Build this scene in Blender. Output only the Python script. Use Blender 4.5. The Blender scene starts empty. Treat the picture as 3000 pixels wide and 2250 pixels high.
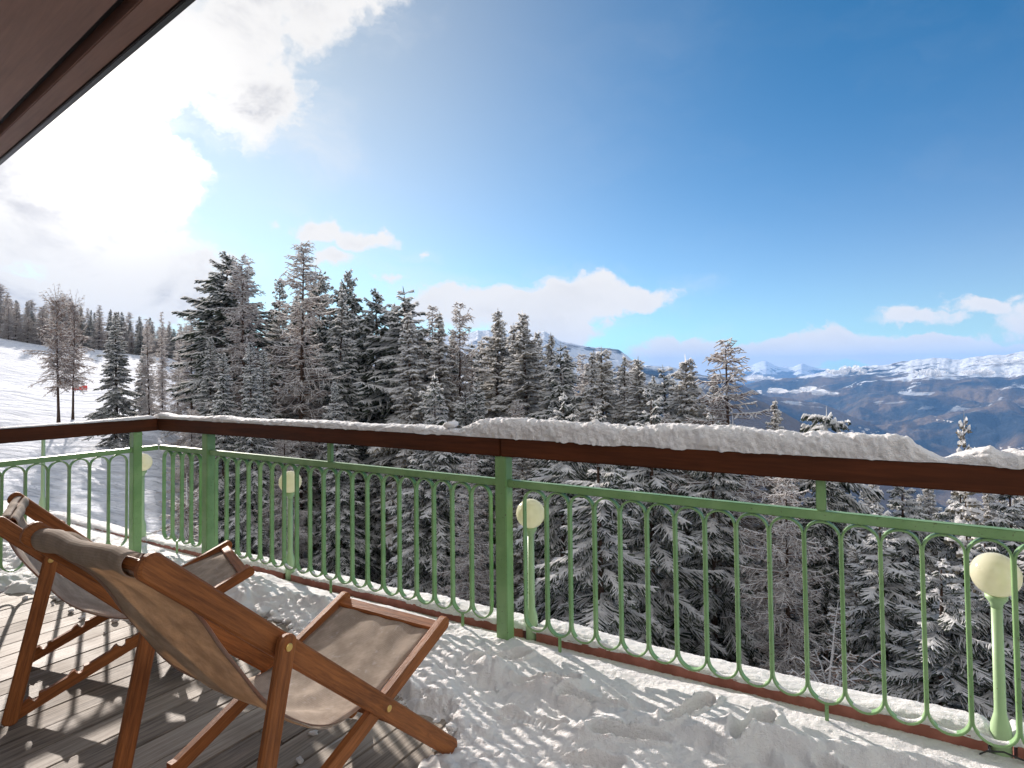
import bpy, bmesh, math, random
import numpy as np
from mathutils import Vector, Matrix
C = bpy.context.scene.collection
sc = bpy.context.scene

# ------------------------------------------------------------------ camera
FPX, PIT, ROL, CX, CY = 1770.0, 0.03005, -0.01142, 12.43, -87.78
CAMZ = 1.53
f_ = np.array([0, math.cos(PIT), math.sin(PIT)]); r0 = np.array([1.0, 0, 0]); u0 = np.array([0, -math.sin(PIT), math.cos(PIT)])
r_ = r0 * math.cos(ROL) + u0 * math.sin(ROL); u_ = -r0 * math.sin(ROL) + u0 * math.cos(ROL)
cam_d = bpy.data.cameras.new('camera'); cam = bpy.data.objects.new('camera', cam_d); C.objects.link(cam)
cam.matrix_world = Matrix(((r_[0], u_[0], -f_[0], 0), (r_[1], u_[1], -f_[1], 0), (r_[2], u_[2], -f_[2], CAMZ), (0, 0, 0, 1)))
cam_d.sensor_width = 36; cam_d.lens = 36 * FPX / 3000; cam_d.shift_x = -CX / 3000; cam_d.shift_y = CY / 3000
cam_d.clip_start = 0.05; cam_d.clip_end = 60000
sc.camera = cam

def ray(px, py):
    return f_ + r_ * (px - 1500 - CX) / FPX - u_ * (py - 1125 - CY) / FPX
def az_el(px, py):
    v = ray(px, py); return math.atan2(v[0], v[1]), v[2] / math.hypot(v[0], v[1])

# ------------------------------------------------------------------ light
SUN_AZ = math.radians(-33.9); SUN_EL = math.radians(18.8)
sun_dir = Vector((math.sin(SUN_AZ) * math.cos(SUN_EL), math.cos(SUN_AZ) * math.cos(SUN_EL), math.sin(SUN_EL)))
sd = bpy.data.lights.new('sun', 'SUN'); sd.energy = 4.6; sd.angle = math.radians(0.6); sd.color = (1.0, 0.91, 0.83)
so = bpy.data.objects.new('sun', sd); C.objects.link(so)
so.rotation_euler = (-sun_dir).to_track_quat('-Z', 'Y').to_euler(); so.location = (-20, 30, 20)
sc.view_settings.view_transform = 'Standard'; sc.view_settings.look = 'None'; sc.view_settings.gamma = 1.0
sc.view_settings.use_curve_mapping = False
sc.view_settings.exposure = 0.82
sc.cycles.max_bounces = 8; sc.cycles.transparent_max_bounces = 12
sc.cycles.volume_bounces = 1

world = bpy.data.worlds.new('World'); sc.world = world; world.use_nodes = True
SKY_STRENGTH = 0.092

class NT:
    def __init__(s, tree): s.t = tree; s.n = tree.nodes; s.l = tree.links
    def node(s, typ, **kw):
        n = s.n.new(typ)
        for k, v in kw.items(): setattr(n, k, v)
        return n
    def put(s, sock, v):
        if isinstance(v, bpy.types.NodeSocket): s.l.new(v, sock)
        elif v is not None:
            if hasattr(sock.default_value, '__len__') and not hasattr(v, '__len__'): v = (v, v, v)
            if hasattr(sock.default_value, '__len__') and len(sock.default_value) == 4 and len(v) == 3: v = tuple(v) + (1,)
            sock.default_value = v
    def math(s, op, a, b=None, c=None, clamp=False):
        n = s.node('ShaderNodeMath', operation=op); n.use_clamp = clamp
        s.put(n.inputs[0], a)
        if b is not None: s.put(n.inputs[1], b)
        if c is not None: s.put(n.inputs[2], c)
        return n.outputs[0]
    def vmath(s, op, a, b=None):
        n = s.node('ShaderNodeVectorMath', operation=op); s.put(n.inputs[0], a)
        if b is not None: s.put(n.inputs[1], b)
        return n.outputs['Value'] if op in ('DOT_PRODUCT', 'LENGTH') else n.outputs[0]
    def mix(s, fac, a, b, mode='MIX'):
        n = s.node('ShaderNodeMix', data_type='RGBA', blend_type=mode)
        s.put(n.inputs[0], fac); s.put(n.inputs[6], a); s.put(n.inputs[7], b); return n.outputs[2]
    def ramp(s, fac, stops):
        n = s.node('ShaderNodeValToRGB'); s.put(n.inputs[0], fac); e = n.color_ramp.elements
        while len(e) < len(stops): e.new(0.5)
        for i, (p, c) in enumerate(stops):
            e[i].position = p; e[i].color = (c, c, c, 1) if not hasattr(c, '__len__') else tuple(c) + (1,)
        return n.outputs[0]
    def smooth(s, x, a, b):
        n = s.node('ShaderNodeMapRange', interpolation_type='SMOOTHSTEP'); s.put(n.inputs[0], x)
        n.inputs[1].default_value = a; n.inputs[2].default_value = b; n.inputs[3].default_value = 0; n.inputs[4].default_value = 1
        return n.outputs[0]
    def noise(s, vec, scale, detail=5, rough=0.55, dist=0.0):
        n = s.node('ShaderNodeTexNoise'); s.put(n.inputs['Vector'], vec); n.inputs['Scale'].default_value = scale
        n.inputs['Detail'].default_value = detail; n.inputs['Roughness'].default_value = rough; n.inputs['Distortion'].default_value = dist
        return n.outputs['Fac']
    def mapping(s, vec, loc=(0, 0, 0), rot=(0, 0, 0), scale=(1, 1, 1)):
        n = s.node('ShaderNodeMapping'); s.put(n.inputs[0], vec)
        n.inputs[1].default_value = loc; n.inputs[2].default_value = rot; n.inputs[3].default_value = scale; return n.outputs[0]

def build_world():
    t = NT(world.node_tree); t.n.clear()
    out = t.node('ShaderNodeOutputWorld'); bg = t.node('ShaderNodeBackground'); t.l.new(bg.outputs[0], out.inputs[0])
    sky = t.node('ShaderNodeTexSky', sky_type='NISHITA'); sky.sun_disc = False
    sky.sun_elevation = SUN_EL; sky.sun_rotation = SUN_AZ; sky.altitude = 1800
    sky.air_density = 1.0; sky.dust_density = 0.1; sky.ozone_density = 3.0
    tc = t.node('ShaderNodeTexCoord').outputs['Generated']
    d = t.vmath('NORMALIZE', tc)
    sp = t.node('ShaderNodeSeparateXYZ'); t.l.new(d, sp.inputs[0])
    az = t.math('ARCTAN2', sp.outputs[0], sp.outputs[1])
    el = t.math('ARCSINE', sp.outputs[2])
    cb = t.node('ShaderNodeCombineXYZ'); t.l.new(az, cb.inputs[0]); t.l.new(el, cb.inputs[1])
    dom = cb.outputs[0]
    # domain warp gives ragged cloud outlines
    wn = t.node('ShaderNodeTexNoise'); t.put(wn.inputs['Vector'], dom); wn.inputs['Scale'].default_value = 9; wn.inputs['Detail'].default_value = 6; wn.inputs['Roughness'].default_value = 0.6
    wv = t.vmath('SUBTRACT', wn.outputs['Color'], (0.5, 0.5, 0.5))
    wv = t.vmath('MULTIPLY', wv, (0.17, 0.10, 0.0)); dw = t.vmath('ADD', dom, wv)
    # (px, py, rx, ry, tilt deg, weight): where each cloud stands in the sky, turned into azimuth and elevation
    blobs = [(-150, 560, 560, 330, 8, 1.3), (180, 330, 360, 230, -25, 1.4), (420, 180, 330, 170, -38, 1.15), (390, 610, 150, 120, 0, 1.0), (700, 60, 300, 150, -40, 1.0), (760, 260, 150, 190, -20, .9),
             (950, 20, 260, 110, -25, .85), (330, 760, 330, 170, 10, 1.25), (120, 900, 520, 120, 0, 1.1), (520, 560, 120, 150, 20, .75), (560, 870, 160, 70, 0, .8),
             (960, 672, 110, 42, 8, 1.15), (1075, 705, 90, 30, 0, 1.05), (1000, 765, 80, 30, -5, .9), (790, 648, 34, 16, 0, .6), (1150, 822, 40, 16, 0, .6), (1228, 758, 22, 10, 0, .5),
             (1330, 890, 160, 46, -5, 1.3), (1500, 905, 200, 62, 0, 1.5), (1690, 880, 150, 75, 0, 1.6), (1830, 878, 150, 36, -3, 1.35), (1600, 960, 170, 45, 0, 1.3),
             (2030, 1040, 150, 62, 0, 2.2), (2200, 1050, 260, 54, 0, 2.0), (2350, 1032, 210, 54, 0, 2.2), (2560, 1035, 220, 44, 0, 2.0), (2760, 1030, 200, 44, 0, 2.0),
             (2690, 925, 110, 30, 0, 1.0), (2905, 885, 120, 34, 0, 1.0), (2985, 850, 50, 20, 0, .55), (3060, 960, 150, 110, 0, 1.1), (2980, 1040, 160, 50, 0, 1.0)]
    dens = None
    for px, py, rx, ry, tilt, w in blobs:
        a, e = az_el(px, py); e = math.atan(e); a1, _ = az_el(px + 10, py); _, e1 = az_el(px, py - 10)
        kx = (a1 - a) / 10; ky = (math.atan(e1) - e) / 10
        n = t.node('ShaderNodeMapping', vector_type='TEXTURE'); t.l.new(dw, n.inputs[0])
        n.inputs[1].default_value = (a, e, 0); n.inputs[2].default_value = (0, 0, math.radians(-tilt)); n.inputs[3].default_value = (rx * kx * 1.25, ry * ky * 1.25, 1)
        ln = t.vmath('LENGTH', n.outputs[0]); v = t.math('MULTIPLY_ADD', ln, -w, w)
        if dens is None: dens = v
        else:
            m = t.math('SMOOTH_MAX', dens, v, 0.12); dens = m
    n1 = t.noise(t.mapping(dw, scale=(1, 1.6, 1), rot=(0, 0, 0.35)), 20, 9, 0.62)
    n2 = t.noise(t.mapping(dw, scale=(1, 2.0, 1), rot=(0, 0, 0.5)), 4.5, 5, 0.55, 0.4)
    dn = t.math('ADD', dens, t.math('MULTIPLY', t.math('SUBTRACT', n1, 0.5), 1.15))
    dn = t.math('ADD', dn, t.math('MULTIPLY', t.math('SUBTRACT', n2, 0.5), 0.55))
    dn = t.math('MULTIPLY', dn, t.smooth(dens, -0.25, 0.1))
    cov = t.smooth(dn, 0.0, 0.52)
    # cloud light: bright toward the sun, lilac grey where thick
    sv = t.vmath('DOT_PRODUCT', d, tuple(sun_dir))
    glow = t.math('POWER', t.math('MAXIMUM', sv, 0.0), 22)
    glow2 = t.math('POWER', t.math('MAXIMUM', sv, 0.0), 200)
    sh = t.noise(t.mapping(dom, loc=(3, 1, 0), scale=(1, 1.8, 1), rot=(0, 0, 0.4)), 6.5, 6, 0.6, 0.3)
    thick = t.math('MULTIPLY', t.math('MULTIPLY', t.smooth(sh, 0.40, 0.72), t.smooth(dn, 0.35, 0.9)), t.math('MULTIPLY_ADD', t.smooth(az, -0.22, -0.42), 0.85, 0.15))
    ccol = t.mix(thick, (0.54, 0.53, 0.52), (0.25, 0.255, 0.29))
    low = t.smooth(el, 0.0, 0.25)
    ccol = t.vmath('MULTIPLY', ccol, t.mix(low, (0.96, 0.97, 0.99), (1, 1, 1)))
    gl = t.node('ShaderNodeCombineXYZ')
    g = t.math('ADD', t.math('MULTIPLY', glow, 0.02), t.math('MULTIPLY', glow2, 1.0))
    t.l.new(g, gl.inputs[0]); t.l.new(t.math('MULTIPLY', g, 0.93), gl.inputs[1]); t.l.new(t.math('MULTIPLY', g, 0.82), gl.inputs[2])
    ccol = t.vmath('ADD', ccol, gl.outputs[0])
    skc = t.vmath('MULTIPLY', sky.outputs[0], (SKY_STRENGTH * .78, SKY_STRENGTH * .98, SKY_STRENGTH * .86))
    # the sky pales toward the sun and toward the horizon
    K = 2 ** .10
    skc = t.vmath('MULTIPLY', skc, (.12 * K, .66 * K, .95 * K))
    g1_ = t.math('POWER', t.math('MAXIMUM', sv, 0.0), 6); h1_ = t.math('POWER', t.math('SUBTRACT', 1.0, t.math('MAXIMUM', sp.outputs[2], 0.0)), 6)
    for fac, colr in ((g1_, (.62, .44, .10)), (h1_, (.58, .26, .03))):
        vv = t.node('ShaderNodeVectorMath', operation='SCALE'); vv.inputs[0].default_value = tuple(c * K / 1.84 for c in colr); t.l.new(fac, vv.inputs['Scale'])
        skc = t.vmath('ADD', skc, vv.outputs[0])
    thin = t.math('MULTIPLY', t.smooth(t.noise(t.mapping(dw, scale=(1, 2.6, 1), rot=(0, 0, 0.6)), 3.0, 6, 0.6), 0.46, 0.8), t.math('MULTIPLY_ADD', t.smooth(dens, -0.9, 0.0), 0.5, 0.05))
    cov2 = t.math('MAXIMUM', cov, thin)
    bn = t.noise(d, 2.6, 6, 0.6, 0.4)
    back = t.math('MAXIMUM', t.smooth(sp.outputs[1], 0.18, -0.25), t.smooth(el, 0.95, 1.25))  # unseen clouds behind the camera and overhead, added as neutral fill light
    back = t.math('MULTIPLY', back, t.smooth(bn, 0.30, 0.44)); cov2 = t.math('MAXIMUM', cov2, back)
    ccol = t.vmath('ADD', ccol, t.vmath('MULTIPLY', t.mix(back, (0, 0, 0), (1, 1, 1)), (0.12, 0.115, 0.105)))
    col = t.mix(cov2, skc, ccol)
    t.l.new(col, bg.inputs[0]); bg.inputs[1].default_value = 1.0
build_world()

# ------------------------------------------------------------------ helpers
def hash2(ix, iy, seed):
    h = (ix.astype(np.int64) * 374761393 + iy.astype(np.int64) * 668265263 + seed * 2147483647 + 12345) & 0xFFFFFFFF
    h = ((h ^ (h >> 13)) * 1274126177) & 0xFFFFFFFF
    return ((h ^ (h >> 16)) & 0xFFFFFF) / float(0xFFFFFF)
def vnoise(x, y, seed=0):
    ix = np.floor(x); iy = np.floor(y); fx = x - ix; fy = y - iy
    fx = fx * fx * fx * (fx * (fx * 6 - 15) + 10); fy = fy * fy * fy * (fy * (fy * 6 - 15) + 10)
    a = hash2(ix, iy, seed); b = hash2(ix + 1, iy, seed); c = hash2(ix, iy + 1, seed); d = hash2(ix + 1, iy + 1, seed)
    return (a + (b - a) * fx) * (1 - fy) + (c + (d - c) * fx) * fy - 0.5
def fbm(x, y, oct=4, seed=0, gain=0.5):
    s = 0; a = 1.0
    for i in range(oct):
        ca, sa = math.cos(i * 0.7), math.sin(i * 0.7)
        s = s + a * vnoise((x * ca - y * sa) * 2 ** i, (x * sa + y * ca) * 2 ** i, seed + i * 17); a *= gain
    return s
def sstep(x, a, b):
    t = np.clip((x - a) / (b - a), 0, 1); return t * t * (3 - 2 * t)

def mat(name, col, rough=0.6, metallic=0.0, spec=0.5):
    m = bpy.data.materials.new(name); m.use_nodes = True
    b = m.node_tree.nodes['Principled BSDF']; b.inputs['Base Color'].default_value = tuple(col) + (1,)
    b.inputs['Roughness'].default_value = rough; b.inputs['Metallic'].default_value = metallic
    b.inputs['Specular IOR Level'].default_value = spec
    return m, NT(m.node_tree), b
def bump(t, b, h, strength, dist):
    n = t.node('ShaderNodeBump'); n.inputs['Strength'].default_value = strength; n.inputs['Distance'].default_value = dist
    t.put(n.inputs['Height'], h); t.l.new(n.outputs[0], b.inputs['Normal'])

def tag(o, label=None, cat=None, group=None, kind=None):
    if label: o['label'] = label
    if cat: o['category'] = cat
    if group: o['group'] = group
    if kind: o['kind'] = kind
    return o
def empty(name, loc=(0, 0, 0), rz=0.0):
    o = bpy.data.objects.new(name, None); C.objects.link(o); o.location = loc; o.rotation_euler = (0, 0, rz); o.empty_display_size = 0.1
    return o
def link_mesh(name, me, mats, parent=None, smooth=False):
    for m in (mats if isinstance(mats, (list, tuple)) else [mats]): me.materials.append(m)
    o = bpy.data.objects.new(name, me); C.objects.link(o)
    if parent is not None:
        o.parent = parent
        if parent.type == 'MESH': pass
    if smooth: me.polygons.foreach_set('use_smooth', [True] * len(me.polygons))
    return o
def npmesh(name, V, F, midx=None, smooth=False):
    V = np.asarray(V, np.float32); F = np.asarray(F, np.int32); k = F.shape[1]
    me = bpy.data.meshes.new(name); me.vertices.add(len(V)); me.vertices.foreach_set('co', V.ravel())
    me.loops.add(F.size); me.loops.foreach_set('vertex_index', F.ravel())
    me.polygons.add(len(F)); me.polygons.foreach_set('loop_start', np.arange(0, F.size, k, dtype=np.int32))
    if midx is not None: me.polygons.foreach_set('material_index', np.asarray(midx, np.int32))
    if smooth: me.polygons.foreach_set('use_smooth', np.ones(len(F), bool))
    me.update(calc_edges=True); return me
def grid_faces(nu, nv):
    i = np.arange(nu - 1)[:, None] * nv + np.arange(nv - 1)[None, :]
    return np.stack([i, i + nv, i + nv + 1, i + 1], -1).reshape(-1, 4)
def bm_obj(name, bm, m, parent=None, smooth=False):
    bmesh.ops.recalc_face_normals(bm, faces=bm.faces)
    me = bpy.data.meshes.new(name); bm.to_mesh(me); bm.free()
    o = link_mesh(name, me, m, parent)
    if smooth:
        for p in me.polygons: p.use_smooth = True
    return o
def bm_prism(bm, foot, z0, z1, bev=0.0):
    vs0 = [bm.verts.new((x, y, z0)) for x, y in foot]; vs1 = [bm.verts.new((x, y, z1)) for x, y in foot]
    n = len(foot); fs = [bm.faces.new(vs0[::-1]), bm.faces.new(vs1)]
    for i in range(n): fs.append(bm.faces.new((vs0[i], vs0[(i + 1) % n], vs1[(i + 1) % n], vs1[i])))
    if bev:
        es = list({e for f in fs for e in f.edges}); bmesh.ops.bevel(bm, geom=es, offset=bev, segments=2, affect='EDGES')
def bm_tube(bm, rings, seg=24, cap=True):
    """rings: (x, y, z, r)"""
    prev = None; first = None
    for x, y, z, r in rings:
        cur = [bm.verts.new((x + r * math.cos(2 * math.pi * i / seg), y + r * math.sin(2 * math.pi * i / seg), z)) for i in range(seg)]
        if prev:
            for i in range(seg): bm.faces.new((prev[i], prev[(i + 1) % seg], cur[(i + 1) % seg], cur[i]))
        else: first = cur
        prev = cur
    if cap: bm.faces.new(first[::-1]); bm.faces.new(prev)
def bm_board(bm, p0, p1, up, width, thick, bev=0.006, rounded=True):
    """plank from p0 to p1, 'width' measured across it in its own plane, 'thick' along the side direction; ends rounded"""
    p0, p1, up = Vector(p0), Vector(p1), Vector(up)
    d = (p1 - p0).normalized(); side = d.cross(up).normalized(); w = side.cross(d).normalized()
    L = (p1 - p0).length; prof = []
    hw = width / 2
    if rounded:
        for k in range(9):
            a = math.pi / 2 + math.pi * k / 8; prof.append((hw * 0.75 * math.cos(a), hw * math.sin(a)))
        for k in range(9):
            a = -math.pi / 2 + math.pi * k / 8; prof.append((L + hw * 0.75 * math.cos(a), hw * math.sin(a)))
    else: prof = [(0, hw), (0, -hw), (L, -hw), (L, hw)]
    rings = []
    for s, inset in ((-thick / 2, bev), (-thick / 2 + bev, 0), (thick / 2 - bev, 0), (thick / 2, bev)):
        ring = []
        cxm = L / 2
        for a, b in prof:
            aa = a + (inset if a < cxm else -inset) * (1 if rounded else 0.9); bb = b * (1 - inset / hw)
            ring.append(bm.verts.new(p0 + d * aa + w * bb + side * s))
        rings.append(ring)
    n = len(prof)
    for r1, r2 in zip(rings, rings[1:]):
        for i in range(n): bm.faces.new((r1[i], r1[(i + 1) % n], r2[(i + 1) % n], r2[i]))
    bm.faces.new(rings[0][::-1]); bm.faces.new(rings[-1])

# railing frame: 'al' runs along the long railing, 'pe' is the distance from under the camera
TH = -0.55443; D0 = 2.8661
dirL = np.array([math.cos(TH), math.sin(TH)]); nrm = np.array([-math.sin(TH), math.cos(TH)])
def P2(al, pe): return dirL * al + nrm * pe
def P3(al, pe, z): p = P2(al, pe); return (p[0], p[1], z)

# ------------------------------------------------------------------ materials
def pos(t): return t.node('ShaderNodeNewGeometry').outputs['Position']
def objco(t): return t.node('ShaderNodeTexCoord').outputs['Object']

SNOW, t, b = mat('snow', (0.83, 0.81, 0.80), 0.7, spec=0.12)
n = t.noise(pos(t), 190, 4, 0.65); n2 = t.noise(pos(t), 34, 5, 0.65)
bump(t, b, t.math('ADD', t.math('MULTIPLY', n, 0.6), n2), 1.0, 0.016)
b.inputs['Subsurface Weight'].default_value = 0.15; b.inputs['Subsurface Radius'].default_value = (1, .85, .75); b.inputs['Subsurface Scale'].default_value = 0.012

GSNOW, t, b = mat('slope_snow', (0.66, 0.69, 0.76), 0.8, spec=0.02)
pz = pos(t)
n1 = t.noise(t.mapping(pz, rot=(0, 0, 0.9), scale=(0.25, 1.3, 1)), 1.1, 6, 0.6, 0.6)
n2 = t.noise(pz, 3.0, 5, 0.6)
tr = t.node('ShaderNodeTexWave', wave_type='BANDS'); t.put(tr.inputs['Vector'], t.mapping(pz, rot=(0, 0, 1.15), scale=(1, 1, 1))); tr.inputs['Scale'].default_value = 0.16; tr.inputs['Distortion'].default_value = 14; tr.inputs['Detail'].default_value = 3; tr.inputs['Detail Scale'].default_value = 0.25
hh = t.math('ADD', t.math('MULTIPLY', n1, 0.9), t.math('ADD', t.math('MULTIPLY', n2, 0.25), t.math('MULTIPLY', t.math('POWER', tr.outputs['Fac'], 8), -0.12)))
bump(t, b, hh, 1.0, 0.9)

def mountain_mat():
    m, t, b = mat('mountain_side', (0.05, 0.06, 0.05), 0.9, spec=0.1)
    p = pos(t); sp = t.node('ShaderNodeSeparateXYZ'); t.l.new(p, sp.inputs[0])
    z = t.math('DIVIDE', sp.outputs[2], 1000.0)
    nn = t.noise(t.mapping(p, scale=(0.001, 0.001, 0.001)), 1.6, 8, 0.62, 0.3)
    st = t.noise(t.mapping(p, rot=(0, 0, 0.5), scale=(0.0006, 0.0018, 0.004)), 2.2, 8, 0.65, 0.8)
    zz = t.math('ADD', z, t.math('ADD', t.math('MULTIPLY', t.math('SUBTRACT', nn, 0.5), 0.55), t.math('MULTIPLY', t.math('SUBTRACT', st, 0.5), 0.5)))
    snow = t.math('MULTIPLY', t.smooth(zz, -0.10, -0.04), t.smooth(t.noise(t.mapping(p, rot=(0, 0, .5), scale=(0.002, 0.005, 0.01)), 1.5, 7, 0.65, .6), .36, .46))
    # clearings and pistes low on the slope
    cl = t.math('MULTIPLY', t.smooth(st, 0.60, 0.63), t.smooth(z, -0.42, -0.15))
    snow = t.math('MAXIMUM', snow, cl)
    fc = t.mix(t.smooth(nn, 0.42, 0.58), (0.030, 0.040, 0.050), (0.19, 0.135, 0.085))
    col = t.mix(snow, fc, (0.82, 0.84, 0.88)); t.l.new(col, b.inputs['Base Color'])
    bump(t, b, t.noise(t.mapping(p, scale=(0.004, 0.004, 0.004)), 2.0, 8, 0.65), 1.0, 120); return m
MOUNT = mountain_mat()

def green_paint(name, seed):
    m, t, b = mat(name, (0.17, 0.31, 0.11), 0.42, spec=0.5)
    p = pos(t); n = t.noise(p, 6 + seed, 4, 0.6); n2 = t.noise(p, 90, 3, 0.6)
    c = t.mix(t.smooth(n, 0.35, 0.7), (0.165, 0.30, 0.115), (0.225, 0.37, 0.16))
    c = t.mix(t.smooth(n2, 0.66, 0.69), c, (0.10, 0.09, 0.05)); t.l.new(c, b.inputs['Base Color'])
    bump(t, b, n2, 0.12, 0.003); return m
GREEN = green_paint('green_paint', 0)
PALE, t, b = mat('pale_green_paint', (0.36, 0.50, 0.28), 0.45)
n = t.noise(pos(t), 60, 4, 0.6); t.l.new(t.mix(t.smooth(n, 0.68, 0.72), (0.36, 0.50, 0.28), (0.14, 0.10, 0.05)), b.inputs['Base Color'])

def wood(name, dark, light, scale, axis='x', rough=0.55, bumpk=0.3, gl=0.5):
    m, t, b = mat(name, light, rough, spec=gl)
    c = objco(t); sc_ = {'x': (0.6, 9, 9), 'y': (9, 0.6, 9), 'z': (9, 9, 0.6)}[axis]
    v = t.mapping(c, scale=tuple(s * scale for s in sc_))
    n = t.noise(v, 3.0, 8, 0.65, 0.6); n2 = t.noise(v, 14.0, 4, 0.6); n3 = t.noise(c, 2.5, 3, 0.5)
    f = t.math('ADD', t.math('MULTIPLY', n, 0.6), t.math('ADD', t.math('MULTIPLY', n2, 0.3), t.math('MULTIPLY', n3, 0.25)))
    t.l.new(t.ramp(f, [(0.36, dark), (0.78, light)]), b.inputs['Base Color'])
    bump(t, b, n2, bumpk, 0.003); return m
HAND = wood('dark_stained_beam', (0.028, 0.010, 0.005), (0.12, 0.034, 0.012), 0.8, 'x', 0.6, 0.3, 0.15)
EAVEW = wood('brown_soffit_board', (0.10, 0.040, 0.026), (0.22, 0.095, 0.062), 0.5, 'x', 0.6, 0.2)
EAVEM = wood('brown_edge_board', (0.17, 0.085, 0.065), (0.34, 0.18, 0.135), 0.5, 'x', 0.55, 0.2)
TEAK = wood('oiled_chair_wood', (0.075, 0.022, 0.007), (0.44, 0.155, 0.045), 2.2, 'x', 0.58, 0.6, 0.25)

def deck_mat():
    m, t, b = mat('weathered_deck_board', (0.3, 0.27, 0.24), 0.75, spec=0.3)
    c = objco(t)            # object x = across the boards, y = along them
    sp = t.node('ShaderNodeSeparateXYZ'); t.l.new(c, sp.inputs[0])
    bid = t.math('FLOOR', t.math('DIVIDE', sp.outputs[0], 0.1667))
    wn = t.node('ShaderNodeTexWhiteNoise', noise_dimensions='1D'); t.l.new(bid, wn.inputs['W'])
    cb = t.node('ShaderNodeCombineXYZ'); t.l.new(t.math('MULTIPLY', bid, 7.3), cb.inputs[2])
    v0 = t.vmath('ADD', c, cb.outputs[0])
    v = t.mapping(v0, scale=(26, 1.1, 1))
    g1 = t.noise(v, 2.2, 8, 0.7, 0.5); g2 = t.noise(t.mapping(v0, scale=(70, 2.0, 1)), 3.0, 4, 0.6)
    f = t.math('ADD', t.math('MULTIPLY', g1, 0.62), t.math('ADD', t.math('MULTIPLY', g2, 0.30), t.math('MULTIPLY', wn.outputs[0], 0.16)))
    col = t.ramp(f, [(0.34, (0.075, 0.058, 0.045)), (0.52, (0.27, 0.225, 0.18)), (0.74, (0.46, 0.405, 0.34))])
    wet = t.noise(v0, 1.6, 4, 0.6); col = t.mix(t.smooth(wet, 0.5, 0.7), col, t.vmath('MULTIPLY', col, (0.62, 0.58, 0.55)))
    # thin frost left in the grain
    fr = t.math('MULTIPLY', t.smooth(t.noise(v0, 3.2, 6, 0.65), 0.52, 0.66), t.smooth(g2, 0.52, 0.68))
    sy = t.smooth(sp.outputs[1], 1.45, 2.3)
    fr = t.math('MULTIPLY', fr, t.math('ADD', sy, 0.15)); 
    col = t.mix(t.math('MINIMUM', fr, 1.0), col, (0.8, 0.8, 0.82)); t.l.new(col, b.inputs['Base Color'])
    t.l.new(t.math('MULTIPLY_ADD', wet, -0.5, 0.95), b.inputs['Roughness'])
    bump(t, b, t.math('ADD', g2, g1), 0.55, 0.004); return m
DECK = deck_mat()
CURB, t, b = mat('red_brown_painted_curb', (0.30, 0.095, 0.065), 0.55)
n = t.noise(pos(t), 12, 5, 0.6); t.l.new(t.mix(t.smooth(n, 0.35, 0.7), (0.24, 0.075, 0.05), (0.36, 0.125, 0.09)), b.inputs['Base Color'])

def fabric():
    m, t, b = mat('taupe_canvas', (0.36, 0.28, 0.22), 0.9, spec=0.15)
    uv = t.node('ShaderNodeTexCoord').outputs['UV']
    w1 = t.node('ShaderNodeTexWave', wave_type='BANDS', bands_direction='X'); t.put(w1.inputs['Vector'], uv); w1.inputs['Scale'].default_value = 45
    w2 = t.node('ShaderNodeTexWave', wave_type='BANDS', bands_direction='Y'); t.put(w2.inputs['Vector'], uv); w2.inputs['Scale'].default_value = 45
    n = t.noise(uv, 9, 7, 0.68)
    c = t.mix(t.smooth(n, 0.35, 0.68), (0.42, 0.35, 0.285), (0.62, 0.54, 0.455))
    fr = t.smooth(t.noise(uv, 22, 6, 0.7), 0.58, 0.66)
    sp = t.node('ShaderNodeSeparateXYZ'); t.l.new(uv, sp.inputs[0])
    c = t.mix(t.math('MULTIPLY', t.math('MULTIPLY', w1.outputs['Fac'], w2.outputs['Fac']), .35), c, (0.25, 0.19, 0.14))
    damp = t.math('MULTIPLY', t.math('MULTIPLY', fr, t.smooth(sp.outputs[1], 0.9, 1.15)), 0.35)
    c = t.mix(damp, c, (0.72, 0.70, 0.70))
    t.l.new(c, b.inputs['Base Color'])
    wr = t.noise(t.mapping(uv, scale=(1, 2, 1)), 3, 3, 0.5)
    bump(t, b, t.math('ADD', t.math('MULTIPLY', t.math('ADD', w1.outputs['Fac'], w2.outputs['Fac']), 0.10), wr), 0.3, 0.012)
    tr = t.node('ShaderNodeBsdfTranslucent'); t.put(tr.inputs[0], t.vmath('MULTIPLY', c, (1.2, 0.98, 0.72)))
    mx = t.node('ShaderNodeMixShader'); mx.inputs[0].default_value = 0.38
    t.l.new(b.outputs[0], mx.inputs[1]); t.l.new(tr.outputs[0], mx.inputs[2])
    out = [x for x in t.n if x.type == 'OUTPUT_MATERIAL'][0]; t.l.new(mx.outputs[0], out.inputs[0]); return m
CANVAS = fabric()
BRASS, _, _ = mat('brass', (0.75, 0.52, 0.18), 0.35, 1.0)
GLOBE, t, b = mat('cream_globe_plastic', (0.86, 0.80, 0.52), 0.1, spec=0.6)
n = t.noise(pos(t), 9, 4, 0.6); c = t.mix(t.smooth(n, 0.4, 0.75), (0.90, 0.87, 0.70), (0.80, 0.76, 0.60)); t.l.new(c, b.inputs['Base Color'])
tr = t.node('ShaderNodeBsdfTranslucent'); t.put(tr.inputs[0], c); mx = t.node('ShaderNodeMixShader'); mx.inputs[0].default_value = 0.45
t.l.new(b.outputs[0], mx.inputs[1]); t.l.new(tr.outputs[0], mx.inputs[2]); t.l.new(mx.outputs[0], [x for x in t.n if x.type == 'OUTPUT_MATERIAL'][0].inputs[0])
CABLE, _, _ = mat('black_rubber', (0.015, 0.015, 0.017), 0.5)
GUTT, _, _ = mat('dark_zinc', (0.035, 0.038, 0.045), 0.35, 0.6)
REDM, _, _ = mat('red_plastic', (0.65, 0.06, 0.05), 0.6)
HOUSE, _, _ = mat('pale_render', (0.6, 0.55, 0.5), 0.8)

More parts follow.
